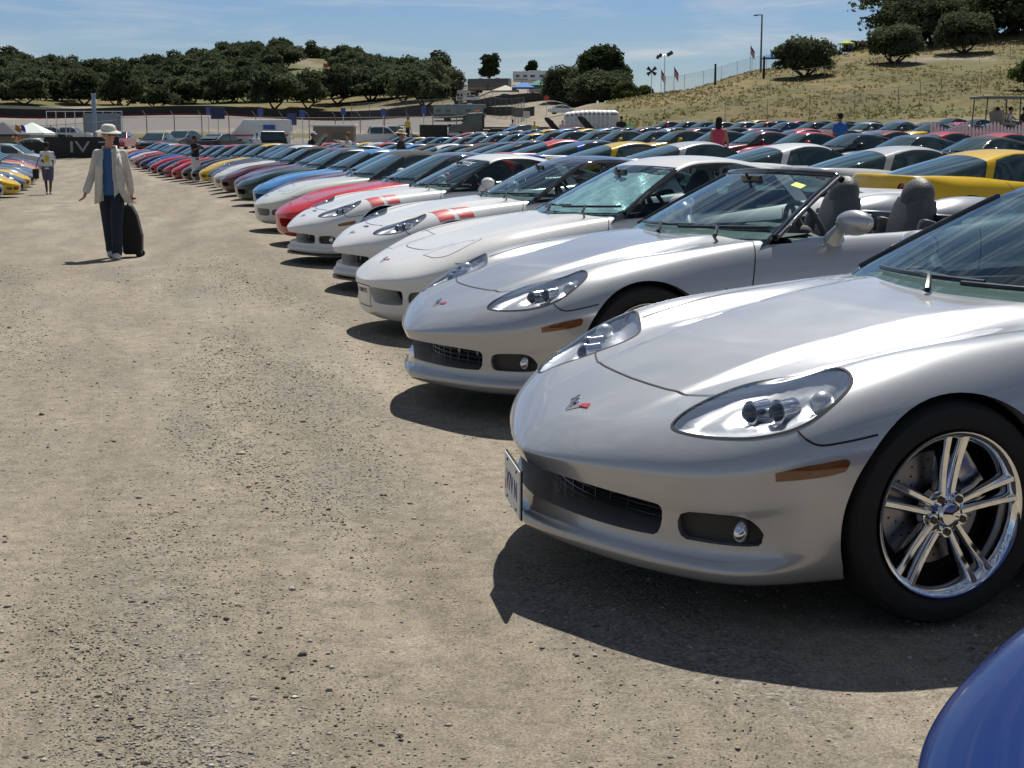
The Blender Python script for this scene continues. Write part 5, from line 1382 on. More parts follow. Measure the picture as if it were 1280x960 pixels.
row1 = [('bright red', 'c5b'), ('pearl white', 'soft'), ('maroon', 'c5b'), ('light blue', 'c5'), ('dark green', 'c5'), ('purple', 'c5'), ('maroon', 'soft'), ('pearl white', 'c5'), ('purple', 'soft'), ('steel blue', 'c6'), ('navy', 'c5b'), ('black', 'soft'), ('black', 'c5'), ('red', 'c5'), ('red', 'c6b'), ('navy', 'c5'),
        ('red', 'c5'), ('blue', 'c6'), ('navy', 'c5'), ('dark red', 'c5'), ('red', 'c6'), ('pearl white', 'c5'), ('blue', 'c5'), ('grey', 'c5'), ('red', 'c5')]
nose_px = [352, 326, 326, 320, 300, 288, 274, 266, 263, 260, 251, 237, 225, 213, 204, 197, 190, 184, 173, 169, 166, 161, 158, 155, 152]
row1[10] = ('yellow', 'c5')
it = []
for i, ((c, k), px) in enumerate(zip(row1, nose_px)):
    Y = 20.3+3.08*i; a = .32; Yn = Y-.957*math.sin(a); X = (px-640)/F_PX*(Yn*math.cos(PITCH)+.18)+.957*math.cos(a)
    it.append((X, Y, a, c, k))
row(it, 'in the front row from the camera', G1, 6)
# row 2: tails towards us
row2 = [(1117, 19, 'yellow', 'c5'), (1022, 22.3, 'silver', 'c5'), (903, 25.6, 'white', 'c5'), (785, 29, 'silver', 'c5'), (706, 32.4, 'yellow', 'c5'), (672, 35.7, 'blue', 'c5b'), (636, 39, 'bright red', 'c5'), (606, 42, 'black', 'c5b'), (580, 45.2, 'navy', 'c5b'), (556, 48.4, 'blue', 'soft'), (535, 51.5, 'black', 'c5'), (516, 54.6, 'white', 'c5'),
        (498, 57.8, 'black', 'soft'), (482, 61, 'light blue', 'c5'), (466, 64, 'black', 'c5'), (450, 67, 'red', 'c5'), (436, 70, 'silver', 'c5'), (422, 73, 'yellow', 'c5'), (408, 76, 'dark red', 'c5'), (395, 79, 'grey', 'c5'), (383, 82, 'red', 'c5'), (371, 85, 'black', 'c5b'), (360, 88, 'blue', 'c5')]
it = []
for px, Y, c, k in row2:
    X = (px-640)/F_PX*(Y*math.cos(PITCH)+.1)+3.1*math.cos(.30); it.append((X, Y+.3*3.1, PI+.30, c, k))
row(it, 'in the tail-first second row', 'sports cars parked tail towards the front row')
rng = random.Random(11); pool = ['red', 'red', 'black', 'black', 'blue', 'white', 'silver', 'yellow', 'navy', 'dark red', 'light blue', 'grey', 'bright red', 'pewter', 'maroon']
def auto_row(x0, y0, n, slope, a, name, group, first=()):
    it = []
    for i in range(n):
        Y = y0+3.08*i; X = x0-slope*(Y-y0)
        c, k = first[i] if i < len(first) else (rng.choice(pool), rng.choice(['c5', 'c5b', 'c6', 'c6b', 'soft', 'c5']))
        if i: 
            while c == it[-1][3] and i >= len(first): c = rng.choice(pool)
        it.append((X, Y, a, c, k))
    it = [q for q in it if -80 < scr(q[0], q[1], .6)[0] < 1420]
    row(it, name, group)
auto_row(11.2, 33.5, 24, .29, .30, 'in the third row', 'sports cars in the third row', [('navy', 'soft'), ('black', 'soft'), ('steel blue', 'c6'), ('black', 'c6b'), ('red', 'c6'), ('dark red', 'c5'), ('black', 'c5b')])
auto_row(19.0, 36.0, 24, .29, PI+.30, 'in the fourth row', 'sports cars in the fourth row', [('black', 'c5'), ('pearl white', 'c5'), ('navy', 'c5'), ('red', 'c5'), ('red', 'c5')])
auto_row(26.2, 54.0, 19, .29, .30, 'in the fifth row', 'sports cars in the fifth row')
auto_row(33.5, 58.0, 17, .29, PI+.30, 'in the sixth row', 'sports cars in the back row')
auto_row(38.5, 74.0, 11, .29, .30, 'in the last row', 'sports cars in the last row')
# hoods standing open
def open_hood(X, Y, a, label, col, group, front=False):
    r = KITS['c5'].get(); place(r, X, Y, a, label, col, group)
    t = MB(); t.prism([(.0, -.66), (.0, .66), (1.2, .56), (1.38, .25), (1.38, -.25), (1.2, -.56)], 0, .05)
    T_ = (Matrix.Translation((.70, 0, .60)) @ Matrix.Rotation(PI, 4, 'Z')) if front else Matrix.Translation((-.55, 0, .84))
    t.bm.transform(T_ @ Matrix.Rotation(math.radians(-50), 4, 'Y'))
    h = t.build('raised_hood', M['inner'], r)
# left row: noses point right
left = [(6, 45.2, 'steel blue', 'c5'), (22, 48.3, 'yellow', 'c5'), (31, 51.4, 'steel blue', 'c6'), (33, 54.5, 'yellow', 'soft'), (38, 57.6, 'grey', 'c5'), (43, 60.7, 'steel blue', 'c5'), (46, 63.8, 'navy', 'c6'), (48, 66.9, 'gold', 'c5'), (49, 70, 'bright red', 'c5'), (50, 73, 'navy', 'c6'), (51, 76, 'black', 'c5')]
it = []
for px, Y, c, k in left:
    X = (px-640)/F_PX*(Y*math.cos(PITCH)+.2)-.957; it.append((X, Y, PI+.18, c, k))
row(it, 'in the row at the left edge', 'sports cars in the row at the left edge')
# the blue car whose nose enters the corner
cb = make_car('c5', 'coupe', 'body', False); place(cb, 1.535, 1.70, .36, 'deep blue sports car whose fender enters the bottom right corner', (.0006, .020, .13), G1)
# ================================================================== everyday vehicles, tents, fences, signs
def vehicle(kind, loc, rz, col, label, cat, group=None):
    """nose towards +x in its own space"""
    name = {'sedan': 'sedan', 'suv': 'suv', 'pickup': 'pickup_truck', 'van': 'ambulance_van'}[kind]
    root = empty(name, loc, rz, label, cat, group); P = mc(col, .3, 1.0); gl = M['far_glass']
    D = {'sedan': ([(2.25, .30), (2.30, .55), (2.15, .70), (1.2, .88), (.95, .93), (-1.55, .98), (-2.2, .96), (-2.35, .80), (-2.35, .35), (-2.1, .25), (2.1, .22)], [(1.15, .88), (.35, 1.38), (-.3, 1.46), (-1.0, 1.40), (-1.85, .98)], .90, 1.38, -1.42, .33),
         'suv': ([(2.3, .40), (2.35, .80), (2.2, 1.0), (1.15, 1.12), (-2.35, 1.15), (-2.45, .9), (-2.45, .45), (-2.2, .35), (2.2, .32)], [(1.1, 1.1), (.45, 1.72), (.1, 1.84), (-2.0, 1.84), (-2.38, 1.15)], .98, 1.5, -1.5, .39),
         'pickup': ([(2.7, .45), (2.75, .85), (2.6, 1.05), (1.45, 1.15), (-.9, 1.18), (-2.75, 1.15), (-2.8, .55), (-2.5, .42), (2.5, .40)], [(1.4, 1.13), (.75, 1.72), (.45, 1.82), (-.75, 1.82), (-.95, 1.16)], .98, 1.75, -1.75, .40),
         'van': ([(2.6, .4), (2.65, .9), (2.45, 1.15), (1.7, 1.35), (-2.8, 1.35), (-2.85, .45), (2.4, .36)], [(1.75, 1.3), (1.1, 2.0), (.8, 2.45), (-2.75, 2.45), (-2.85, 1.35)], 1.02, 1.75, -1.75, .38)}[kind]
    body, cab, w, xf, xr, r = D
    b = MB(); b.prism(body, -w, w, 'y'); o = b.build('body', P, root)
    md = o.modifiers.new('soft', 'BEVEL'); md.width = .07; md.segments = 3; md.limit_method = 'ANGLE'
    c = MB(); c.prism(cab, -w*.97, w*.97, 'y')
    zt = max(z for x, z in cab)
    for v in c.bm.verts:
        if v.co.z > zt-.30: v.co.y *= .84
    o = c.build('cabin', P, root); md = o.modifiers.new('soft', 'BEVEL'); md.width = .06; md.segments = 3; md.limit_method = 'ANGLE'
    # glazing: windshield, side panes, rear pane
    (x0, z0), (x1, z1) = cab[0], cab[1]; (x2, z2), (x3, z3) = cab[-2], cab[-1]
    g = MB(); e = .012
    def quad(mb, P4): vs = [mb.bm.verts.new(p) for p in P4]; mb.bm.faces.new(vs)
    ww = w*.97
    n = Vector((z1-z0, 0, x0-x1)).normalized()*.014
    quad(g, [Vector((x0+(x1-x0)*.06, y, z0+(z1-z0)*.06))+n for y in (-ww*.9, ww*.9)]+[Vector((x1, y, z1))+n for y in (ww*.76, -ww*.76)])
    md = g.build('windshield', gl, root).modifiers.new('t', 'SOLIDIFY'); md.thickness = .008
    if kind != 'van':
        g = MB(); n = Vector((z3-z2, 0, x2-x3)).normalized()*.014
        quad(g, [Vector((x3, y, z3+.08))+n for y in (-ww*.85, ww*.85)]+[Vector((x2, y, z2-.06))+n for y in (ww*.74, -ww*.74)])
        md = g.build('rear_window', gl, root).modifiers.new('t', 'SOLIDIFY'); md.thickness = .008
    xe = x3+.18 if kind != 'van' else .55
    cuts = [(x0-.20, (x0+xe)/2+.06), ((x0+xe)/2-.02, xe)] if kind != 'van' else [(x0-.25, xe)]
    for sg in (1, -1):
        for a, q in cuts:
            def roofz(x):
                pts = sorted(cab); return np.interp(x, [p[0] for p in pts], [p[1] for p in pts])
            g = MB(); A = []
            zb = z0+.05 if kind != 'van' else 1.4
            for x in (a, q): A.append((x, zb))
            top = [(x, max(zb+.05, min(float(roofz(x))-.10, zt-.12))) for x in (q, (a*.5+q*.5), a)]
            vs = []
            for x, z in A+top:
                t = np.clip((z-z0)/(zt-z0), 0, 1); y = ww*(1-.16*t)+.014; vs.append(g.bm.verts.new((x, y*sg, z)))
            g.bm.faces.new(vs); md = g.build('side_window', gl, root).modifiers.new('t', 'SOLIDIFY'); md.thickness = .008
    wheels(root, (xf, xr), w*.97+.01, r)
    xm = max(x for x, z in body); zh = {'sedan': .66, 'suv': .85, 'pickup': .88, 'van': .95}[kind]; xt = min(x for x, z in body)
    for sg in (1, -1):
        h = MB(); h.box((xm-.07, sg*w*.74, zh), (.16, .36, .15), bev=.03); h.build('headlight', M['chrome'], root)
        h = MB(); h.box((xt+.04, sg*w*.80, zh+.05), (.10, .28, .15), bev=.02); h.build('tail_light', M['red_lens'], root)
        h = MB(); h.box((x0-.25, sg*(w+.08), z0+.12), (.10, .18, .13), bev=.03); h.build('side_mirror', P, root)
    h = MB(); h.box((xm-.02, 0, zh-.12), (.06, w*1.0, .16), bev=.01); h.build('grille', M['trim'], root)
    if kind == 'pickup':
        h = MB(); h.box((-1.85, 0, 1.15), (1.65, w*1.72, .06)); h.build('cargo_bed', M['trim'], root)
    return root
def face(px0, Y0, px1, Y1):
    a, b = atY(px0, Y0), atY(px1, Y1); return math.atan2(b.y-a.y, b.x-a.x)
DARK = (.015, .018, .022)
def veh(kind, px, Y, rz, col, label, cat, group=None):
    r = vehicle(kind, atY(px, Y)-Vector((0, 0, .03)), rz, col, label, cat, group)
    if Y > 180: r.scale = (.8, .8, .8)
    return r
G2 = 'dark cars driving in from the far end of the lane'
veh('sedan', 197, 112, -PI/2-.10, DARK, 'dark sedan with headlights facing the camera at the far end of the dirt lane', 'car', G2)
veh('sedan', 229, 120, -PI/2-.25, (.02, .03, .06), 'dark blue sedan facing the camera, right of the other oncoming dark sedan', 'car', G2)
veh('sedan', 280, 112, PI/2-.5, (.008, .008, .01), 'black sedan seen from behind, left of the white ambulance van', 'car')
veh('sedan', 150, 118, -PI/2+.05, (.35, .01, .04), 'small red car facing the camera just behind the man in the hat', 'car')
veh('suv', 352-17, 104, PI/2+.35, (.010, .011, .013), 'black suv seen from behind in front of the ambulance van', 'suv')
amb = veh('van', 320, 116, PI+.05, (.72, .72, .70), 'white ambulance van with a red stripe behind the black suv', 'ambulance')
t = MB(); t.box((-.5, 0, 1.22), (4.3, 2.07, .14)); t.build('red_stripe', M['red'], amb)
t = MB(); t.box((-1.2, 0, 1.85), (.9, 2.09, .36)); t.build('blue_emblem', mc((.03, .10, .35)), amb)
veh('sedan', 50, 118, -.12, (.50, .48, .42), 'champagne sedan parked side-on in front of the white tent', 'car')
veh('sedan', 14, 84, -.05, (.45, .48, .50), 'silver sedan at the head of the left row', 'car')
veh('pickup', 88, 165, .0, (.60, .60, .56), 'white pickup truck behind the wire fence on the left', 'truck')
veh('suv', 70, 165, 0, (.05, .05, .05), 'dark utility vehicle behind the fence beside the white pickup', 'suv')
veh('sedan', 20, 178, .2, (.03, .05, .10), 'dark blue car on the rise above the dark canopy at the left edge', 'car')
veh('pickup', 474, 128, .15, (.66, .66, .64), 'white pickup truck parked by the wire fence, left of the mounted marshal', 'truck')
veh('pickup', 492, 134, 0.1, (.60, .60, .60), 'second white pickup truck, partly behind the first by the fence', 'truck')
veh('sedan', 592, 283, -.4, (.66, .67, .68), 'white car parked on the upper terrace beside the brown motorhome', 'car')
veh('sedan', 581, 262, -.3, (.68, .68, .68), 'white car parked below the pale green motorhome', 'car')
veh('suv', 674, 265, .05, (.42, .38, .30), 'beige suv parked under the green canopy on the terrace', 'suv')
veh('sedan', 633, 262, .1, (.66, .66, .66), 'white car under the cream canopy', 'car')
veh('sedan', 704, 186, .1, (.70, .70, .70), 'white sedan on the road left of the grass hill', 'car')
veh('sedan', 662, 108, .3, (.03, .05, .10), 'dark blue car beside the people in yellow hats', 'car')
veh('suv', 718, 258, .1, (.02, .05, .16), 'blue suv in front of the white camper trailer', 'suv')

def motorhome(px, Y, rz, L_, H_, col, label, stripe=(.06, .10, .09), name='motorhome', cabw=True):
    root = empty(name, atY(px, Y)-Vector((0, 0, .15)), rz, label, 'motorhome', 'motorhomes and trailers on the terrace'); w = 1.25; h = H_
    b = MB(); b.box((0, 0, .55+(h-.55)/2), (L_, 2*w, h-.55), bev=.12); b.build('body', mc(col, .35, .5), root, smooth=30)
    s = MB(); s.box((0, 0, 1.15), (L_*.985, 2*w+.03, .35)); s.build('stripe', mc(stripe, .4), root)
    s = MB(); s.box((L_/2+.005, 0, h*.62), (.06, 2*w*.88, h*.26), bev=.02); s.build('windshield', M['far_glass'], root)
    n = max(3, int(L_/2))
    for i in range(n):
        for sg in (1, -1):
            if i == n//2: continue
            q = MB(); q.box((-L_/2+L_*(i+.5)/n, sg*(w+.02), h*.62), (L_/n*.5, .04, .62), bev=.01); q.build('window', M['far_glass'], root)
    for sg in (1, -1):
        q = MB(); q.box((-L_/2+L_*(n//2+.5)/n, sg*(w+.02), 1.55), (.7, .04, 1.8), bev=.02); q.build('door', mc(tuple(c*.9 for c in col), .4), root)
    for x in (-L_*.22, L_*.2):
        q = MB(); q.box((x, 0, h+.12), (.9, .8, .26), bev=.06); q.build('roof_unit', mc((.7, .7, .7)), root)
    wheels(root, (L_*.34, -L_*.25), w-.02, .45, .3); root.scale = (.76, .76, .76); return root
motorhome(575, 240, -.25, 11, 3.4, (.20, .23, .21), 'long grey green motorhome nearest the oak trees', (.05, .06, .05))
motorhome(585, 292, -1.1, 8, 3.2, (.60, .60, .56), 'white motorhome facing us beside the bare grey tree')
motorhome(612, 288, -.35, 11, 3.5, (.10, .075, .06), 'dark brown motorhome parked in front of the pine', (.25, .2, .15))
motorhome(665, 300, .10, 10, 3.3, (.66, .66, .65), 'upper white trailer on the terrace behind the other', (.4, .4, .42))
motorhome(684, 284, -.2, 9.5, 3.6, (.70, .71, .72), 'large white trailer in front of the upper one, left of the dark pines', (.5, .5, .52))
motorhome(714, 268, .3, 6, 3.2, (.64, .64, .63), 'small white camper trailer under the dark pine')
def canopy(px, Y, w, d, h, col, label, wall=None, name='canopy_tent', rz=0.0, group=None, z=None):
    root = empty(name, atY(px, Y), rz, label, 'canopy', group)
    r = MB(); A = [(-w/2, -d/2, h), (w/2, -d/2, h), (w/2, d/2, h), (-w/2, d/2, h)]; vs = [r.bm.verts.new(p) for p in A]; lo = [r.bm.verts.new((x, y, z-.28)) for x, y, z in A]; pk = r.bm.verts.new((0, 0, h+min(w, d)*.30))
    for i in range(4): r.bm.faces.new((vs[i], vs[(i+1) % 4], pk)); r.bm.faces.new((lo[i], lo[(i+1) % 4], vs[(i+1) % 4], vs[i]))
    o = r.build('roof', mc(col, .8), root); md = o.modifiers.new('t', 'SOLIDIFY'); md.thickness = .02
    for x, y, z in A:
        p = MB(); p.cyl((x*.98, y*.98, -.2), (x*.98, y*.98, h), .035, .035, 8); p.build('pole', M['alloy'], root)
    if wall:
        q = MB(); q.box((0, d/2*.97, h/2), (w*.97, .03, h*.95)); q.build('side_wall', mc(wall, .8), root)
    sc_ = .78 if Y > 200 else .66
    if px > 900: sc_ = .55
    root.scale = (sc_, sc_, sc_)
    return root
canopy(42, 128, 4.6, 4.6, 2.7, (.72, .78, .74), 'white tent with a pale side wall beside the orange flag', (.5, .5, .46))
canopy(6, 122, 5, 5, 2.6, (.03, .035, .05), 'dark canopy cut by the left edge', (.35, .35, .34))
canopy(632, 258, 6, 4, 2.6, (.62, .56, .45), 'cream canopy on the terrace', group=None)
canopy(654, 257, 5, 4, 2.9, (.06, .22, .60), 'bright blue canopy on the terrace')
canopy(673, 258, 5, 4, 2.8, (.05, .22, .18), 'green canopy over the beige suv')
canopy(964, 214, 5.6, 4.0, 2.9, (.03, .22, .62), 'blue canopy on the hill crest beside the street lamp')
canopy(1053, 250, 4.5, 3, 3.3, (.50, .62, .04), 'lime green canopy over the crowd on the hilltop')
bo = empty('ticket_booth', atY(419, 112), 0, 'low tan booth with a flat white roof beside the raised hood', 'booth')
q = MB(); q.box((0, 0, .95), (3.0, 2.0, 2.1), bev=.03); q.build('cabin', mc((.22, .18, .14), .85), bo)
q = MB(); q.box((0, 0, 2.08), (3.3, 2.3, .16), bev=.04); q.build('roof', mc((.72, .73, .72), .5), bo); q = MB(); q.box((.5, -1.01, 1.25), (1.1, .04, .7), bev=.01); q.build('shutter', mc((.15, .13, .11), .7), bo)
def feather(px, Y, h, w, col, label):
    root = empty('feather_flag', atY(px, Y), 0, label, 'flag'); p = MB(); p.cyl((0, 0, 0), (0, 0, h), .03, .015, 8); p.build('pole', M['alloy'], root)
    f = MB(); q = [(0, .4), (w, .45), (w*1.02, h*.6), (w*.95, h*.86), (w*.7, h*.96), (0, h)]; f.prism([(a, b) for a, b in q], -.01, .01, 'y'); f.build('banner', mc(col, .7), root)
feather(21, 122, 2.5, .48, (.80, .25, .03), 'tall orange feather flag in front of the white tent')
feather(28, 124, 2.5, .4, (.04, .10, .45), 'tall blue feather flag right beside the orange one')

# fences
def chain_mat():
    m, nt, out = new_mat('chain_link'); tc = N(nt, 'ShaderNodeTexCoord'); ws = []
    for s_ in (1, -1):
        mp_ = N(nt, 'ShaderNodeMapping'); mp_.inputs['Rotation'].default_value = (0, s_*PI/4, 0); L(nt, tc.outputs['Object'], mp_.inputs['Vector'])
        wv = N(nt, 'ShaderNodeTexWave', bands_direction='X'); wv.inputs['Scale'].default_value = 6.5; L(nt, mp_.outputs[0], wv.inputs['Vector'])
        gt = N(nt, 'ShaderNodeMath', operation='GREATER_THAN'); gt.inputs[1].default_value = .982; L(nt, wv.outputs['Fac'], gt.inputs[0]); ws.append(gt)
    mx = N(nt, 'ShaderNodeMath', operation='MAXIMUM'); L(nt, ws[0].outputs[0], mx.inputs[0]); L(nt, ws[1].outputs[0], mx.inputs[1])
    tr = N(nt, 'ShaderNodeBsdfTransparent'); d = N(nt, 'ShaderNodeBsdfPrincipled'); d.inputs['Base Color'].default_value = (.22, .22, .22, 1); d.inputs['Metallic'].default_value = .6; d.inputs['Roughness'].default_value = .5
    ms = N(nt, 'ShaderNodeMixShader'); L(nt, mx.outputs[0], ms.inputs[0]); L(nt, tr.outputs[0], ms.inputs[1]); L(nt, d.outputs[0], ms.inputs[2]); L(nt, ms.outputs[0], out.inputs['Surface']); return m
CH = chain_mat()
def fence(pts, h, label, step=3.0, arm=False, mesh=True, pr=.045, col=None, name='wire_fence', rails=1, z0=0.0):
    root = empty(name, pts[0], 0, label, 'fence'); B = pts[0]; pm = col or mc((.20, .20, .19), .6, metal=.4)
    P = [];
    for a, b in zip(pts, pts[1:]):
        n = max(1, int(round((Vector(b)-Vector(a)).length/step)))
        for i in range(n): x, y = a[0]+(b[0]-a[0])*i/n, a[1]+(b[1]-a[1])*i/n; P.append(Vector((x, y, ground(x, y)+z0)))
    P.append(Vector((pts[-1][0], pts[-1][1], ground(pts[-1][0], pts[-1][1])+z0)))
    P = [p-B for p in P][:99]
    for p in P:
        q = MB(); q.cyl(p-Vector((0, 0, .4)), p+Vector((0, 0, h)), pr, pr, 6)
        if arm: q.cyl(p+Vector((0, 0, h)), p+Vector((-.30, -.15, h+.5)), pr*.9, pr*.7, 6)
        q.build('post', pm, root)
    for k in range(rails):
        zz = h-.05-k*(h/(rails)); q = MB(); q.tube([p+Vector((0, 0, zz)) for p in P], pr*.5, 5); q.build('rail', pm, root)
    if mesh:
        V = []; F = []
        for p in P: V += [p+Vector((0, 0, .05)), p+Vector((0, 0, h-.05))]
        for i in range(len(P)-1): F.append((2*i, 2*i+2, 2*i+3, 2*i+1))
        mesh_obj('wire_mesh', np.array([tuple(v) for v in V]), np.array(F), [CH], root, smooth=False)
    return root
fence([atY(150, 135), atY(420, 140), atY(600, 145)], 2.6, 'tall wire fence with angled tops across the far end of the lot', 2.6, True)
fence([atY(-20, 140), atY(150, 140)], 2.4, 'wire fence behind the tents at the left edge', 3.0)
fence([atY(440, 252), atY(600, 250), atY(655, 225)], 3.0, 'wire fence below the motorhome terrace', 3.2)
fence([atY(655, 222), atY(655, 200), atY(640, 190)], 2.6, 'wire fence turning down beside the road', 2.6)
fence([atY(905, 139), atY(1010, 141), atY(1120, 146), atY(1245, 160), atY(1330, 170)], 2.1, 'wire fence climbing the grass hill above the last cars', 4.4, pr=.028)
fence([atY(960, 172), atY(1060, 180), atY(1140, 190), atY(1330, 200)], 2.0, 'upper wire fence half way up the grass hill', 5.5, pr=.026, mesh=False)
fence([atY(830, 189), atY(900, 196), atY(955, 206), atY(990, 212)], 2.2, 'thin wire fence along the hill crest under the street lamp', 3.8, pr=.024)
fence([atY(1215, 252), atY(1330, 252)], 1.4, 'dark wooden rail fence under the big trees at top right', 2.4, mesh=False, pr=.09, col=mc((.05, .035, .025), .9), rails=2, name='rail_fence')
# long dark barrier walls of the track
def barrier(pts, h, col, label, name='barrier_wall', th=.4, stripe=None):
    root = empty(name, pts[0], 0, label, 'barrier'); B = pts[0]; m_ = MB(); P = []
    for a, b in zip(pts, pts[1:]):
        n = max(1, int((Vector(b)-Vector(a)).length/4))
        for i in range(n+1): x, y = a[0]+(b[0]-a[0])*i/n, a[1]+(b[1]-a[1])*i/n; P.append(Vector((x, y, ground(x, y)))-B)
    def strip(z0, z1, d, nm, mt):
        q = MB(); pr = None
        for p in P:
            r = [q.bm.verts.new(p+Vector(v)) for v in ((0, -d, z0), (0, th+d, z0), (0, th+d, z1), (0, -d, z1))]
            if pr:
                for k in range(4): q.bm.faces.new((pr[k], pr[(k+1) % 4], r[(k+1) % 4], r[k]))
            else: q.bm.faces.new(r)
            pr = r
        q.bm.faces.new(pr[::-1]); q.build(nm, mt, root)
    strip(-.6, h, 0, 'wall', mc(col, .85))
    if stripe: strip(0, .35, .05, 'stripe', mc(stripe, .8))
barrier([atY(-60, 268), atY(200, 262), atY(420, 262), atY(560, 255)], 1.6, (.025, .024, .024), 'long dark tyre wall with a red foot at the base of the oak hill', stripe=(.20, .03, .03))
barrier([atY(560, 254), atY(640, 238), atY(668, 215)], 1.3, (.03, .03, .03), 'dark barrier curving down from the terrace to the road')
barrier([atY(560, 256.5), atY(620, 256), atY(700, 252), atY(745, 246)], 1.5, (.06, .055, .05), 'weathered dark retaining wall along the terrace edge')
barrier([atY(-30, 270+14), atY(240, 272+10)], .9, (.42, .38, .32), 'pale concrete track wall low on the left hillside')
bb = empty('track_banner', atY(103, 106), -.02, 'black fabric barrier banner with pale lettering at the lane end', 'banner')
q = MB(); q.box((0, 0, .75), (5.4, .05, 1.5)); q.build('cloth', mc((.012, .013, .014), .7), bb)
text_obj('lettering', 'IV 7', 1.15, mc((.30, .31, .32), .7), bb, Matrix.Translation((.55, -.035, .75)) @ Matrix.Rotation(PI/2, 4, 'X'), ext=.004, sx=1.6)
for i in range(4): q = MB(); q.cyl((-2.6+1.75*i, .06, -.1), (-2.6+1.75*i, .06, 1.55), .03, .03, 6); q.build('post', M['alloy'], bb)
b2 = empty('track_banner', atY(68, 108), 0, 'plain dark barrier cloth behind the champagne sedan', 'banner'); q = MB(); q.box((0, 0, .6), (4.6, .05, 1.2)); q.build('cloth', mc((.015, .017, .018), .7), b2)
for i in range(3): q = MB(); q.cyl((-2.2+2.2*i, .06, -.1), (-2.2+2.2*i, .06, 1.25), .03, .03, 6); q.build('post', M['alloy'], b2)
# grandstand frame, pale post
g = empty('scaffold_screen', atY(122, 150), 0, 'grey blue scaffold screen behind the man in the hat', 'screen')
q = MB(); q.box((.6, 0, 2.2), (3.8, .08, 1.9)); q.build('panel', mc((.20, .24, .28), .6), g)
for i in range(9): q = MB(); q.cyl((-5+.95*i, .1, 0), (-5+.95*i, .1, 3.4), .04, .04, 6); q.build('post', M['alloy'], g)
for z in (1.2, 3.35): q = MB(); q.cyl((-5, .1, z), (2.6, .1, z), .035, .035, 6); q.build('rail', M['alloy'], g)
g = empty('marker_post', atY(120, 146), 0, 'tall pale blue post rising behind the man in the hat', 'post'); q = MB(); q.box((0, 0, 2.5), (.38, .25, 5.0), bev=.04); q.build('column', mc((.22, .30, .42), .6), g)
q = MB(); q.box((0, 0, 5.05), (.44, .30, .12), bev=.02); q.build('cap', mc((.3, .36, .45), .6), g)

# signs, posts, boards
def post_sign(px, Y, h, w, hh, col, label, round_=False, cat='sign'):
    root = empty('post_sign', atY(px, Y), 0, label, cat); q = MB(); q.cyl((0, .04, -.2), (0, .04, h), .04, .04, 8); q.build('post', M['alloy'], root)
    q = MB()
    if round_: q.prism([(w/2*math.cos(a), h-hh/2+w/2*math.sin(a)) for a in np.linspace(PI/8, 2*PI+PI/8, 9)[:-1]], -.02, .02, 'y')
    else: q.box((0, 0, h-hh/2), (w, .04, hh), bev=.01)
    q.build('panel', mc(col, .5), root)
GB = 'small blue signs on poles by the wire fence'
for i, (px, h, w) in enumerate(((262, 3.4, .55), (327, 3.3, .7), (379, 3.2, .7), (430, 3.4, .6), (480, 3.3, .6), (530, 3.4, .6))):
    post_sign(px, 133, h, w*.7, .62, (.04, .09, .32), 'small blue fence sign, %s of six from the left' % ORD[i]); 
post_sign(274, 118, 3.3, 1.1, .9, (.012, .02, .07), 'dark navy square sign above the black sedan')
post_sign(366, 118, 2.9, .75, .9, (.015, .03, .12), 'dark navy sign standing right of the black suv')
post_sign(683, 197, 2.6, .75, .75, (.45, .04, .04), 'red stop sign on the road bend below the terrace', True)
post_sign(658, 178, 1.6, .8, .8, (.5, .5, .5), 'small white sign beside the road')
for px, w, lab in ((545, 2.7, 'wide black notice board by the gate, left of the narrow one'), (567, .9, 'narrow black notice board by the gate')):
    g = empty('notice_board', atY(px, 124), 0, lab, 'board'); q = MB(); q.box((0, 0, 1.25), (w, .06, 1.15)); q.build('panel', mc((.02, .02, .018), .7), g)
    for x in (-w/2, w/2): q = MB(); q.cyl((x, 0, -.1), (x, 0, 1.9), .04, .04, 8); q.build('post', M['alloy'], g)
g = empty('sandwich_board', atY(622, 118), .1, 'black sandwich board with white scrawl beside the flatbed truck', 'board')
for s_ in (1, -1): q = MB(); q.box((0, .28*s_, .62), (1.1, .04, 1.3), rx=-.30*s_, bev=.01); q.build('board', mc((.015, .015, .015), .6), g)
q = MB(); q.tube([(-.30, -.34, .62), (-.1, -.31, .72), (.0, -.34, .6), (.15, -.31, .73), (.32, -.33, .66)], .03, 5); q.build('lettering', mc((.7, .7, .7)), g)
g = empty('waste_bin', atY(602, 113), 0, 'white box bin standing before the flatbed truck', 'bin'); q = MB(); q.box((0, 0, .5), (.85, .7, 1.0), bev=.05, taper=(1.08, 1.08)); q.build('body', mc((.50, .52, .54), .6), g); q = MB(); q.box((0, 0, 1.06), (.95, .8, .12), bev=.04); q.build('lid', mc((.60, .62, .62), .5), g)
g = empty('waste_bin', atY(439, 108), 0, 'small blue bin behind the woman with raised arms', 'bin'); q = MB(); q.box((0, 0, .42), (.62, .55, .85), bev=.05, taper=(1.08, 1.08)); q.build('body', mc((.03, .09, .38), .5), g); q = MB(); q.box((0, 0, .90), (.70, .62, .10), bev=.03); q.build('lid', mc((.02, .05, .2), .5), g)

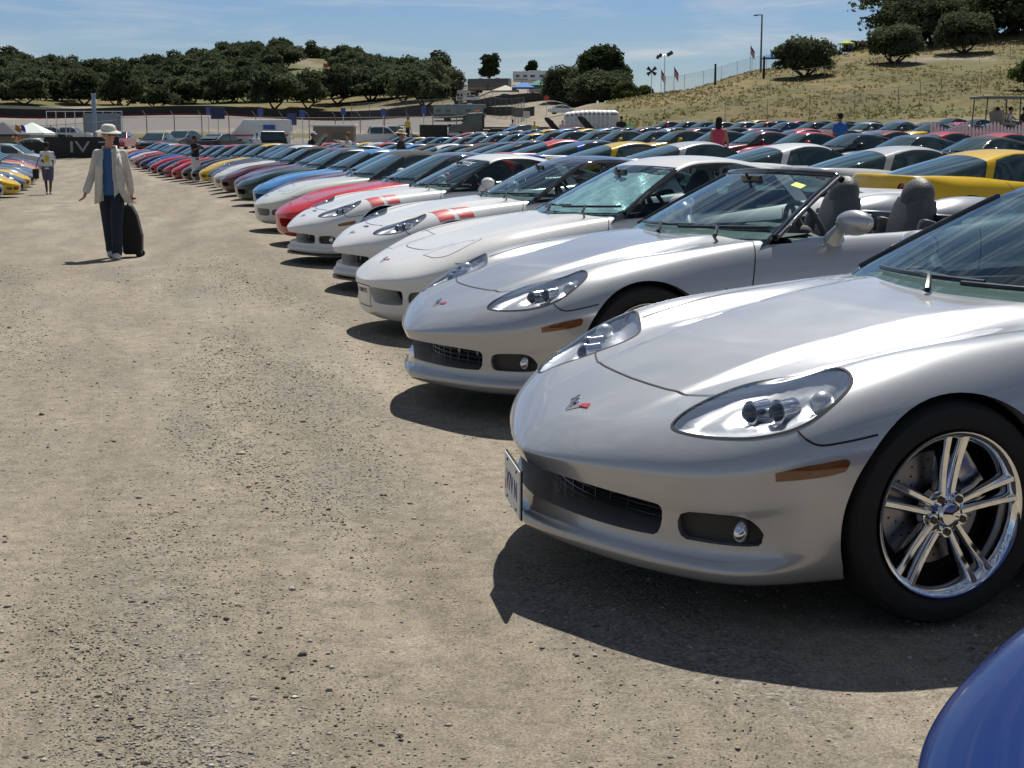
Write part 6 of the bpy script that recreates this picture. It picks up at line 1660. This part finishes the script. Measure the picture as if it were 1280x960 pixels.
# flatbed tow truck
tt = empty('tow_truck', atY(612, 124), PI+.10, 'black flatbed tow truck with an orange light bar', 'truck')
q = MB(); q.prism([(3.4, .6), (3.45, 1.35), (2.3, 1.6), (1.9, 2.45), (.6, 2.5), (.6, .6)], -1.05, 1.05, 'y'); o = q.build('cab', mc((.02, .02, .022), .3, 1.0), tt); md = o.modifiers.new('s', 'BEVEL'); md.width = .08; md.segments = 2
q = MB(); q.box((2.12, 0, 1.98), (.10, 1.7, .62), ry=-.42); q.build('windshield', M['far_glass'], tt)
for s_ in (1, -1): q = MB(); q.box((1.3, 1.06*s_, 1.95), (.95, .03, .55)); q.build('side_window', M['far_glass'], tt); q = MB(); q.cyl((3.45, .75*s_, 1.0), (3.52, .75*s_, 1.0), .17, .17, 14); q.build('headlight', M['chrome'], tt); q = MB(); q.box((3.0, .98*s_, .75), (.9, .3, .25), bev=.08); q.build('fender', mc((.5, .5, .5), .3, .5), tt)
q = MB(); q.box((1.0, 0, 2.62), (.35, 1.7, .18), bev=.04); q.build('light_bar', mc((.75, .20, .02), .3, .5), tt)
q = MB(); q.box((-2.3, 0, 1.25), (6.0, 2.4, .16)); q.box((-2.3, 0, .95), (5.6, .9, .30)); q.build('flatbed', mc((.03, .03, .03), .5), tt)
q = MB(); q.box((.58, 0, 1.75), (.12, 2.3, 1.1)); q.build('headboard', mc((.02, .02, .02), .5), tt)
q = MB(); q.box((3.50, 0, 1.02), (.08, 1.0, .55)); q.build('grille', M['chrome'], tt)
wheels(tt, (2.6, -2.0, -3.3), 1.05, .50, .3)

# portable toilets, picket fence
tp = empty('portable_toilet', (0, 0, 0)); q = MB(); q.box((0, 0, 1.05), (1.12, 1.12, 2.1), bev=.05, taper=(.96, .96)); q.build('cabin', mc((.66, .68, .68), .6), tp)
q = MB(); q.lathe([(.001, .30), (.22, .27), (.45, .15), (.60, .0), (.62, -.06)], 20, 'z', (0, 0, 2.12)); q.build('roof', mc((.74, .75, .75), .5), tp, smooth=60)
q = MB(); q.box((0, -.565, 1.0), (.72, .04, 1.75), bev=.01); d = q.build('door', mc((.56, .58, .58), .6), tp); q = MB(); q.box((.28, -.60, 1.0), (.05, .03, .16)); q.build('handle', M['trim'], d)
q = MB(); q.box((0, -.57, 1.96), (.7, .03, .10)); q.build('vent', M['trim'], tp)
kt = Kit(tp)
for i in range(11):
    r = kt.get(); p = atY(711+5.5*i, 136-.25*i); r.location = p; r.scale = (.84, .84, .80); r.rotation_euler = (0, 0, .05); tag(r, 'white portable toilet, %s from the left in the row at the foot of the hill' % ORD[i], 'toilet', 'portable toilets in a row')
pf = empty('picket_fence', atY(1160, 50), -.10, 'white scalloped picket fence below the golf cart', 'fence')
for i in range(60):
    q = MB(); x = i*.115; z = .85+.10*math.cos(i*PI/4.5); q.prism([(x, 0), (x+.085, 0), (x+.085, z), (x+.0425, z+.09), (x, z)], -.012, .012, 'y'); q.build('picket', mc((.70, .70, .70), .6), pf)
for z in (.25, .68): q = MB(); q.box((3.45, .035, z), (6.9, .03, .08)); q.build('rail', mc((.66, .66, .66), .6), pf)
pf.location.z += .50
# (the pickets stand on a low bank behind the cars)
bk = MB(); P0 = atY(1160, 50.3); bk.prism([(-1.2, -.6), (8.2, -.6), (7.8, .62), (-.6, .62)], -.3, 3.2, 'y'); o = bk.build('bank', mc((.22, .19, .13), .95), None); o.location = P0; o.rotation_euler = (0, 0, -.10); tag(o, kind='structure')

# golf cart
gc = empty('golf_cart', atY(1262, 56), .12, 'dark golf cart with a roof carrying passengers at the right edge', 'golf cart'); gc.location.z += .45
q = MB(); q.prism([(-1.5, .35), (1.45, .35), (1.55, .75), (1.2, .95), (.7, .95), (.55, .55), (-.1, .55), (-.15, .85), (-1.5, .85)], -.62, .62, 'y'); q.build('body', mc((.02, .03, .03), .35, .6), gc, smooth=30)
q = MB(); q.box((-.1, 0, 1.92), (2.7, 1.35, .09), bev=.03); q.build('roof', mc((.10, .11, .11), .5), gc)
for x in (-1.35, .0, 1.0):
    for s_ in (1, -1): q = MB(); q.cyl((x, .58*s_, .8), (x*.95, .58*s_, 1.9), .025, .025, 8); q.build('roof_post', M['trim'], gc)
q = MB(); q.box((-.35, 0, .95), (.5, 1.1, .12), bev=.04); q.box((-.62, 0, 1.2), (.12, 1.1, .5), ry=-.15, bev=.04); q.build('seat', mc((.25, .23, .2), .7), gc)
q = MB(); q.box((1.12, 0, 1.35), (.03, 1.1, .85), ry=-.25); q.build('windshield', M['side'], gc)
wheels(gc, (1.1, -1.05), .60, .24, .18)

# lamp post, light tower, flags, turbine-like speaker cluster
g = empty('street_lamp', atY(948, 205), 0, 'tall single-arm street lamp on the hill crest', 'street lamp'); h = 7.6
q = MB(); q.cyl((0, 0, -.4), (0, 0, h), .14, .10, 10); q.build('pole', mc((.12, .12, .12), .6), g); q = MB(); q.box((-.45, 0, h-.05), (1.0, .12, .12)); q.build('arm', mc((.12, .12, .12), .6), g); q = MB(); q.box((-.85, 0, h-.10), (.62, .35, .16), bev=.04); q.build('lamp_head', mc((.14, .14, .14), .5), g)
g = empty('light_tower', atY(829, 186), 0, 'portable light tower with angled floodlights above the grass slope', 'light tower'); h = 5.0
q = MB(); q.cyl((0, 0, -.3), (0, 0, h), .07, .05, 8); q.build('mast', M['alloy'], g); q = MB(); q.cyl((-.8, 0, h-.2), (.8, 0, h), .04, .04, 6); q.build('crossbar', M['alloy'], g)
for x, z in ((-.85, h-.35), (-.55, h-.15), (.45, h-.05), (.8, h+.15)): q = MB(); q.box((x, 0, z), (.38, .35, .45), ry=.5 if x < 0 else -.5, bev=.04); q.build('floodlight', M['trim'], g)
g = empty('loudspeaker_mast', atY(813, 188), 0, 'short mast with a cross of loudspeakers left of the light tower', 'loudspeakers'); q = MB(); q.cyl((0, 0, -.3), (0, 0, 3.0), .05, .05, 6); q.build('mast', M['alloy'], g)
for a_ in (.78, 2.36, 3.93, 5.5): q = MB(); q.cyl((0, 0, 3.1), (.75*math.cos(a_), 0, 3.1+.6*math.sin(a_)), .06, .26, 10); q.build('horn', M['trim'], g)
def flag(px, Y, h, label, cols):
    g = empty('flag_pole', atY(px, Y), 0, label, 'flag'); q = MB(); q.cyl((0, 0, -.3), (0, 0, h), .05, .03, 8); q.build('pole', M['alloy'], g)
    for k, c in enumerate(cols):
        q = MB(); P = [(x, .06*math.sin(x*9), h-.1-.22*k-x*1.6) for x in np.linspace(.03, .55, 8)]; pr = None
        for p in P:
            r = [q.bm.verts.new(p), q.bm.verts.new((p[0], p[1], p[2]-.24))]
            if pr: q.bm.faces.new((pr[0], r[0], r[1], pr[1]))
            pr = r
        q.build('cloth', mc(c, .8), g)
US = [(.03, .05, .25), (.6, .05, .05), (.65, .62, .62), (.6, .05, .05), (.65, .62, .62)]
flag(825, 190, 3.2, 'furled striped flag left of the light tower mast', US); flag(841, 190, 3.4, 'furled striped flag right of the light tower mast', US); flag(935, 203, 3.9, 'striped flag on a pole left of the street lamp', US)
for px, Y, h, lab in ((1003-111, 196, 2.6, 'single dark wooden utility post on the crest'), (952, 190, 2.6, 'thick dark wooden post below the street lamp')):
    g = empty('wooden_post', atY(px, Y), 0, lab, 'post'); q = MB(); q.cyl((0, 0, -.4), (0, 0, h), .16, .13, 8); q.build('shaft', mc((.03, .025, .02), .9), g); q = MB(); q.cyl((0, 0, h), (0, 0, h+.06), .17, .15, 8); q.build('cap', mc((.05, .05, .05), .9), g)

# ================================================================== trees
BARK = plain('bark', (.06, .045, .035), .95, var=.4, vscale=3)
OL = leaf_mat('oak_leaves', (.036, .050, .027), (.125, .150, .085), .42); PL = leaf_mat('pine_needles', (.018, .032, .016), (.065, .090, .040), .3); GL = leaf_mat('grey_green_leaves', (.06, .068, .040), (.15, .155, .10), .4); LG = leaf_mat('light_green_leaves', (.05, .072, .026), (.13, .165, .062), .4)
OK = [Kit(tree_proto('oak_tree', s_, 16+s_ % 3, OL, BARK, 8.2, 10.0, 5200, .38, .16, 2+(s_ % 2))) for s_ in (1, 2, 3, 4)]
NEAR = Kit(tree_proto('oak_tree', 21, 26, OL, BARK, 7.2, 8.6, 17000, .20, .17, 4))
BIG = Kit(tree_proto('oak_tree', 31, 30, OL, BARK, 11, 13, 20000, .27, .18, 3))
CYP = Kit(tree_proto('cypress_tree', 41, 24, PL, BARK, 15, 14, 12000, .36, .3, 1, 'cypress'))
PIN = Kit(tree_proto('pine_tree', 51, 16, PL, BARK, 9, 8, 5200, .34, .25, 1, 'pine'))
GRY = Kit(tree_proto('bare_tree', 61, 15, GL, BARK, 10, 8.5, 2300, .30, .35, 3))
LGT = Kit(tree_proto('leafy_tree', 71, 12, LG, BARK, 7, 7.5, 4200, .34, .22, 2))
tr = random.Random(5)
def tree(kit, px, Y, hpx, label, group=None, sx=1.0, cat='tree'):
    """hpx: height in photo pixels"""
    r = kit.get(); r.location = atY(px, Y)-Vector((0, 0, .15)); H0 = PROT_H[id(kit)]; s_ = hpx*Y/F_PX/H0
    r.scale = (s_*sx, s_*sx, s_); r.rotation_euler = (0, 0, tr.random()*6.28); tag(r, label, cat, group); return r
PROT_H = {id(k): 7.9 for k in OK}; PROT_H.update({id(NEAR): 7.0, id(BIG): 10.6, id(CYP): 14.5, id(PIN): 9.0, id(GRY): 9.6, id(LGT): 6.8})
WG = 'oaks of the dense wood on the left hillside'; WL = 'dark green oak among the dense wood on the left hillside'
# woods, from the ridge down to the foot of the slope; height grows towards the camera
n_oak = 0
for Yr, a0, a1, st_, hp in ((585, -45, 560, 30, 24), (555, -40, 560, 27, 24), (520, -45, 530, 25, 25), (490, -40, 545, 25, 27), (462, -45, 560, 26, 29), (436, -40, 550, 27, 31), (410, -45, 560, 29, 34), (384, -40, 555, 31, 38), (356, -30, 545, 36, 44), (334, 0, 540, 46, 50)):
    px = a0+tr.random()*st_
    while px < a1:
        Y = Yr+tr.uniform(-9, 9); q = px+tr.uniform(-6, 6)
        bare = 364 < q < 428 and 400 < Y < 545 or (Yr == 334 and tr.random() < .25) or (q > 440 and Y > 500)
        if not bare:
            tree(tr.choice(OK), q, Y, hp*tr.uniform(.85, 1.2), WL, WG, tr.uniform(.9, 1.25)); n_oak += 1
        px += st_*tr.uniform(.75, 1.25)
for px, Y, h, lab in ((393, 512, 22, 'oak on the bald hilltop left of the orange gear'), (434, 505, 24, 'oak on the bald hilltop at its right end'), (410, 560, 20, 'oak behind the bald hilltop path')): tree(OK[1], px, Y, h, lab)
tree(OK[0], 8, 352, 52, 'big spreading oak at the far left foot of the hill'); tree(OK[2], 531, 300, 58, 'big round oak beside the long grey green motorhome', None, 1.15); tree(OK[3], 505, 316, 52, 'dark oak left of the big round oak by the motorhome')
tree(GRY, 571, 302, 48, 'thin greyish tree behind the white motorhome'); tree(GRY, 546, 318, 52, 'greyish round tree left of the thin one on the skyline', None, 1.1)
tree(PIN, 612, 308, 44, 'pine behind the brown motorhome', None, 1.1); tree(PIN, 665, 318, 30, 'small pine behind the white trailers')
tree(CYP, 752, 232, 80, 'tall dark cypress with ragged top beside the terrace', None, 1.45); tree(BIG, 718, 246, 60, 'dense oak left of the tall cypress', None, 1.2); tree(BIG, 750, 226, 54, 'low wide oak under the tall cypress', None, 1.45); tree(LGT, 778, 218, 32, 'light green tree right of the tall cypress'); tree(LGT, 808, 222, 22, 'green bush on the slope below the loudspeaker mast', None, 1.2, 'bush')
tree(NEAR, 1003, 188, 60, 'round oak alone on the open grass hill', None, 1.12); tree(NEAR, 1113, 200, 58, 'spreading oak on the hill below the track, left of centre', None, 1.1); tree(NEAR, 1198, 208, 62, 'oak standing beside the hill path, right of its pair')
tree(BIG, 1146, 242, 96, 'huge oak at the left end of the hilltop grove', None, 1.25); tree(BIG, 1122, 246, 62, 'lower oak at the very left of the hilltop grove'); tree(BIG, 1196, 250, 112, 'tallest oak in the middle of the hilltop grove', None, 1.25); tree(BIG, 1246, 262, 92, 'oak at the right end of the hilltop grove above the rail fence', None, 1.2); tree(BIG, 1290, 268, 80, 'oak cut by the upper right edge')
tree(BIG, 1216, 268, 92, 'oak behind the others in the hilltop grove', None, 1.4); tree(BIG, 1170, 262, 104, 'oak filling the gap left of the tallest hilltop oak', None, 1.3); tree(BIG, 1262, 250, 84, 'dark oak leaning over the rail fence at top right'); tree(BIG, 1226, 246, 60, 'smaller oak at the front of the hilltop grove')
tree(BIG, 1160, 226, 78, 'low oak filling the left foot of the hilltop grove', None, 1.3); tree(BIG, 1238, 228, 86, 'broad oak right behind the hill path', None, 1.4); tree(BIG, 1278, 236, 92, 'broad oak at the upper right edge behind the rail fence', None, 1.3); tree(LGT, 1290, 160, 60, 'leafy bush at the right edge above the golf cart', None, 1.0, 'bush')
for px, h in ((1036, 11), (1066, 13), (1084, 12), (1010, 12)): tree(LGT, px, 262, h*1.6, 'low bush on the skyline behind the hilltop crowd', 'low bushes behind the hilltop crowd', 1.6, 'bush')
g = empty('safety_barrier', atY(411, 470), 0, 'orange safety barrier on the bald hilltop', 'barrier'); q = MB(); q.box((0, 0, .8), (2.4, .2, 1.2), bev=.05); q.build('panel', mc((.65, .14, .03)), g)
for s_ in (-1, 1): q = MB(); q.box((s_, 0, .1), (.2, .9, .4), bev=.03); q.build('foot', mc((.1, .1, .1)), g)

open_hood(*atY(732, 84)[:2], .30, 'dark coupe with its hood raised beside the portable toilets', CC['black'], None)
open_hood(*atY(690, 93)[:2], .30, 'red coupe with its hood raised behind the straw hat people', CC['red'], None)
open_hood(*atY(404, 57)[:2], .30, 'dark green coupe with its hood raised beside the person in black', CC['dark green'], None, True)
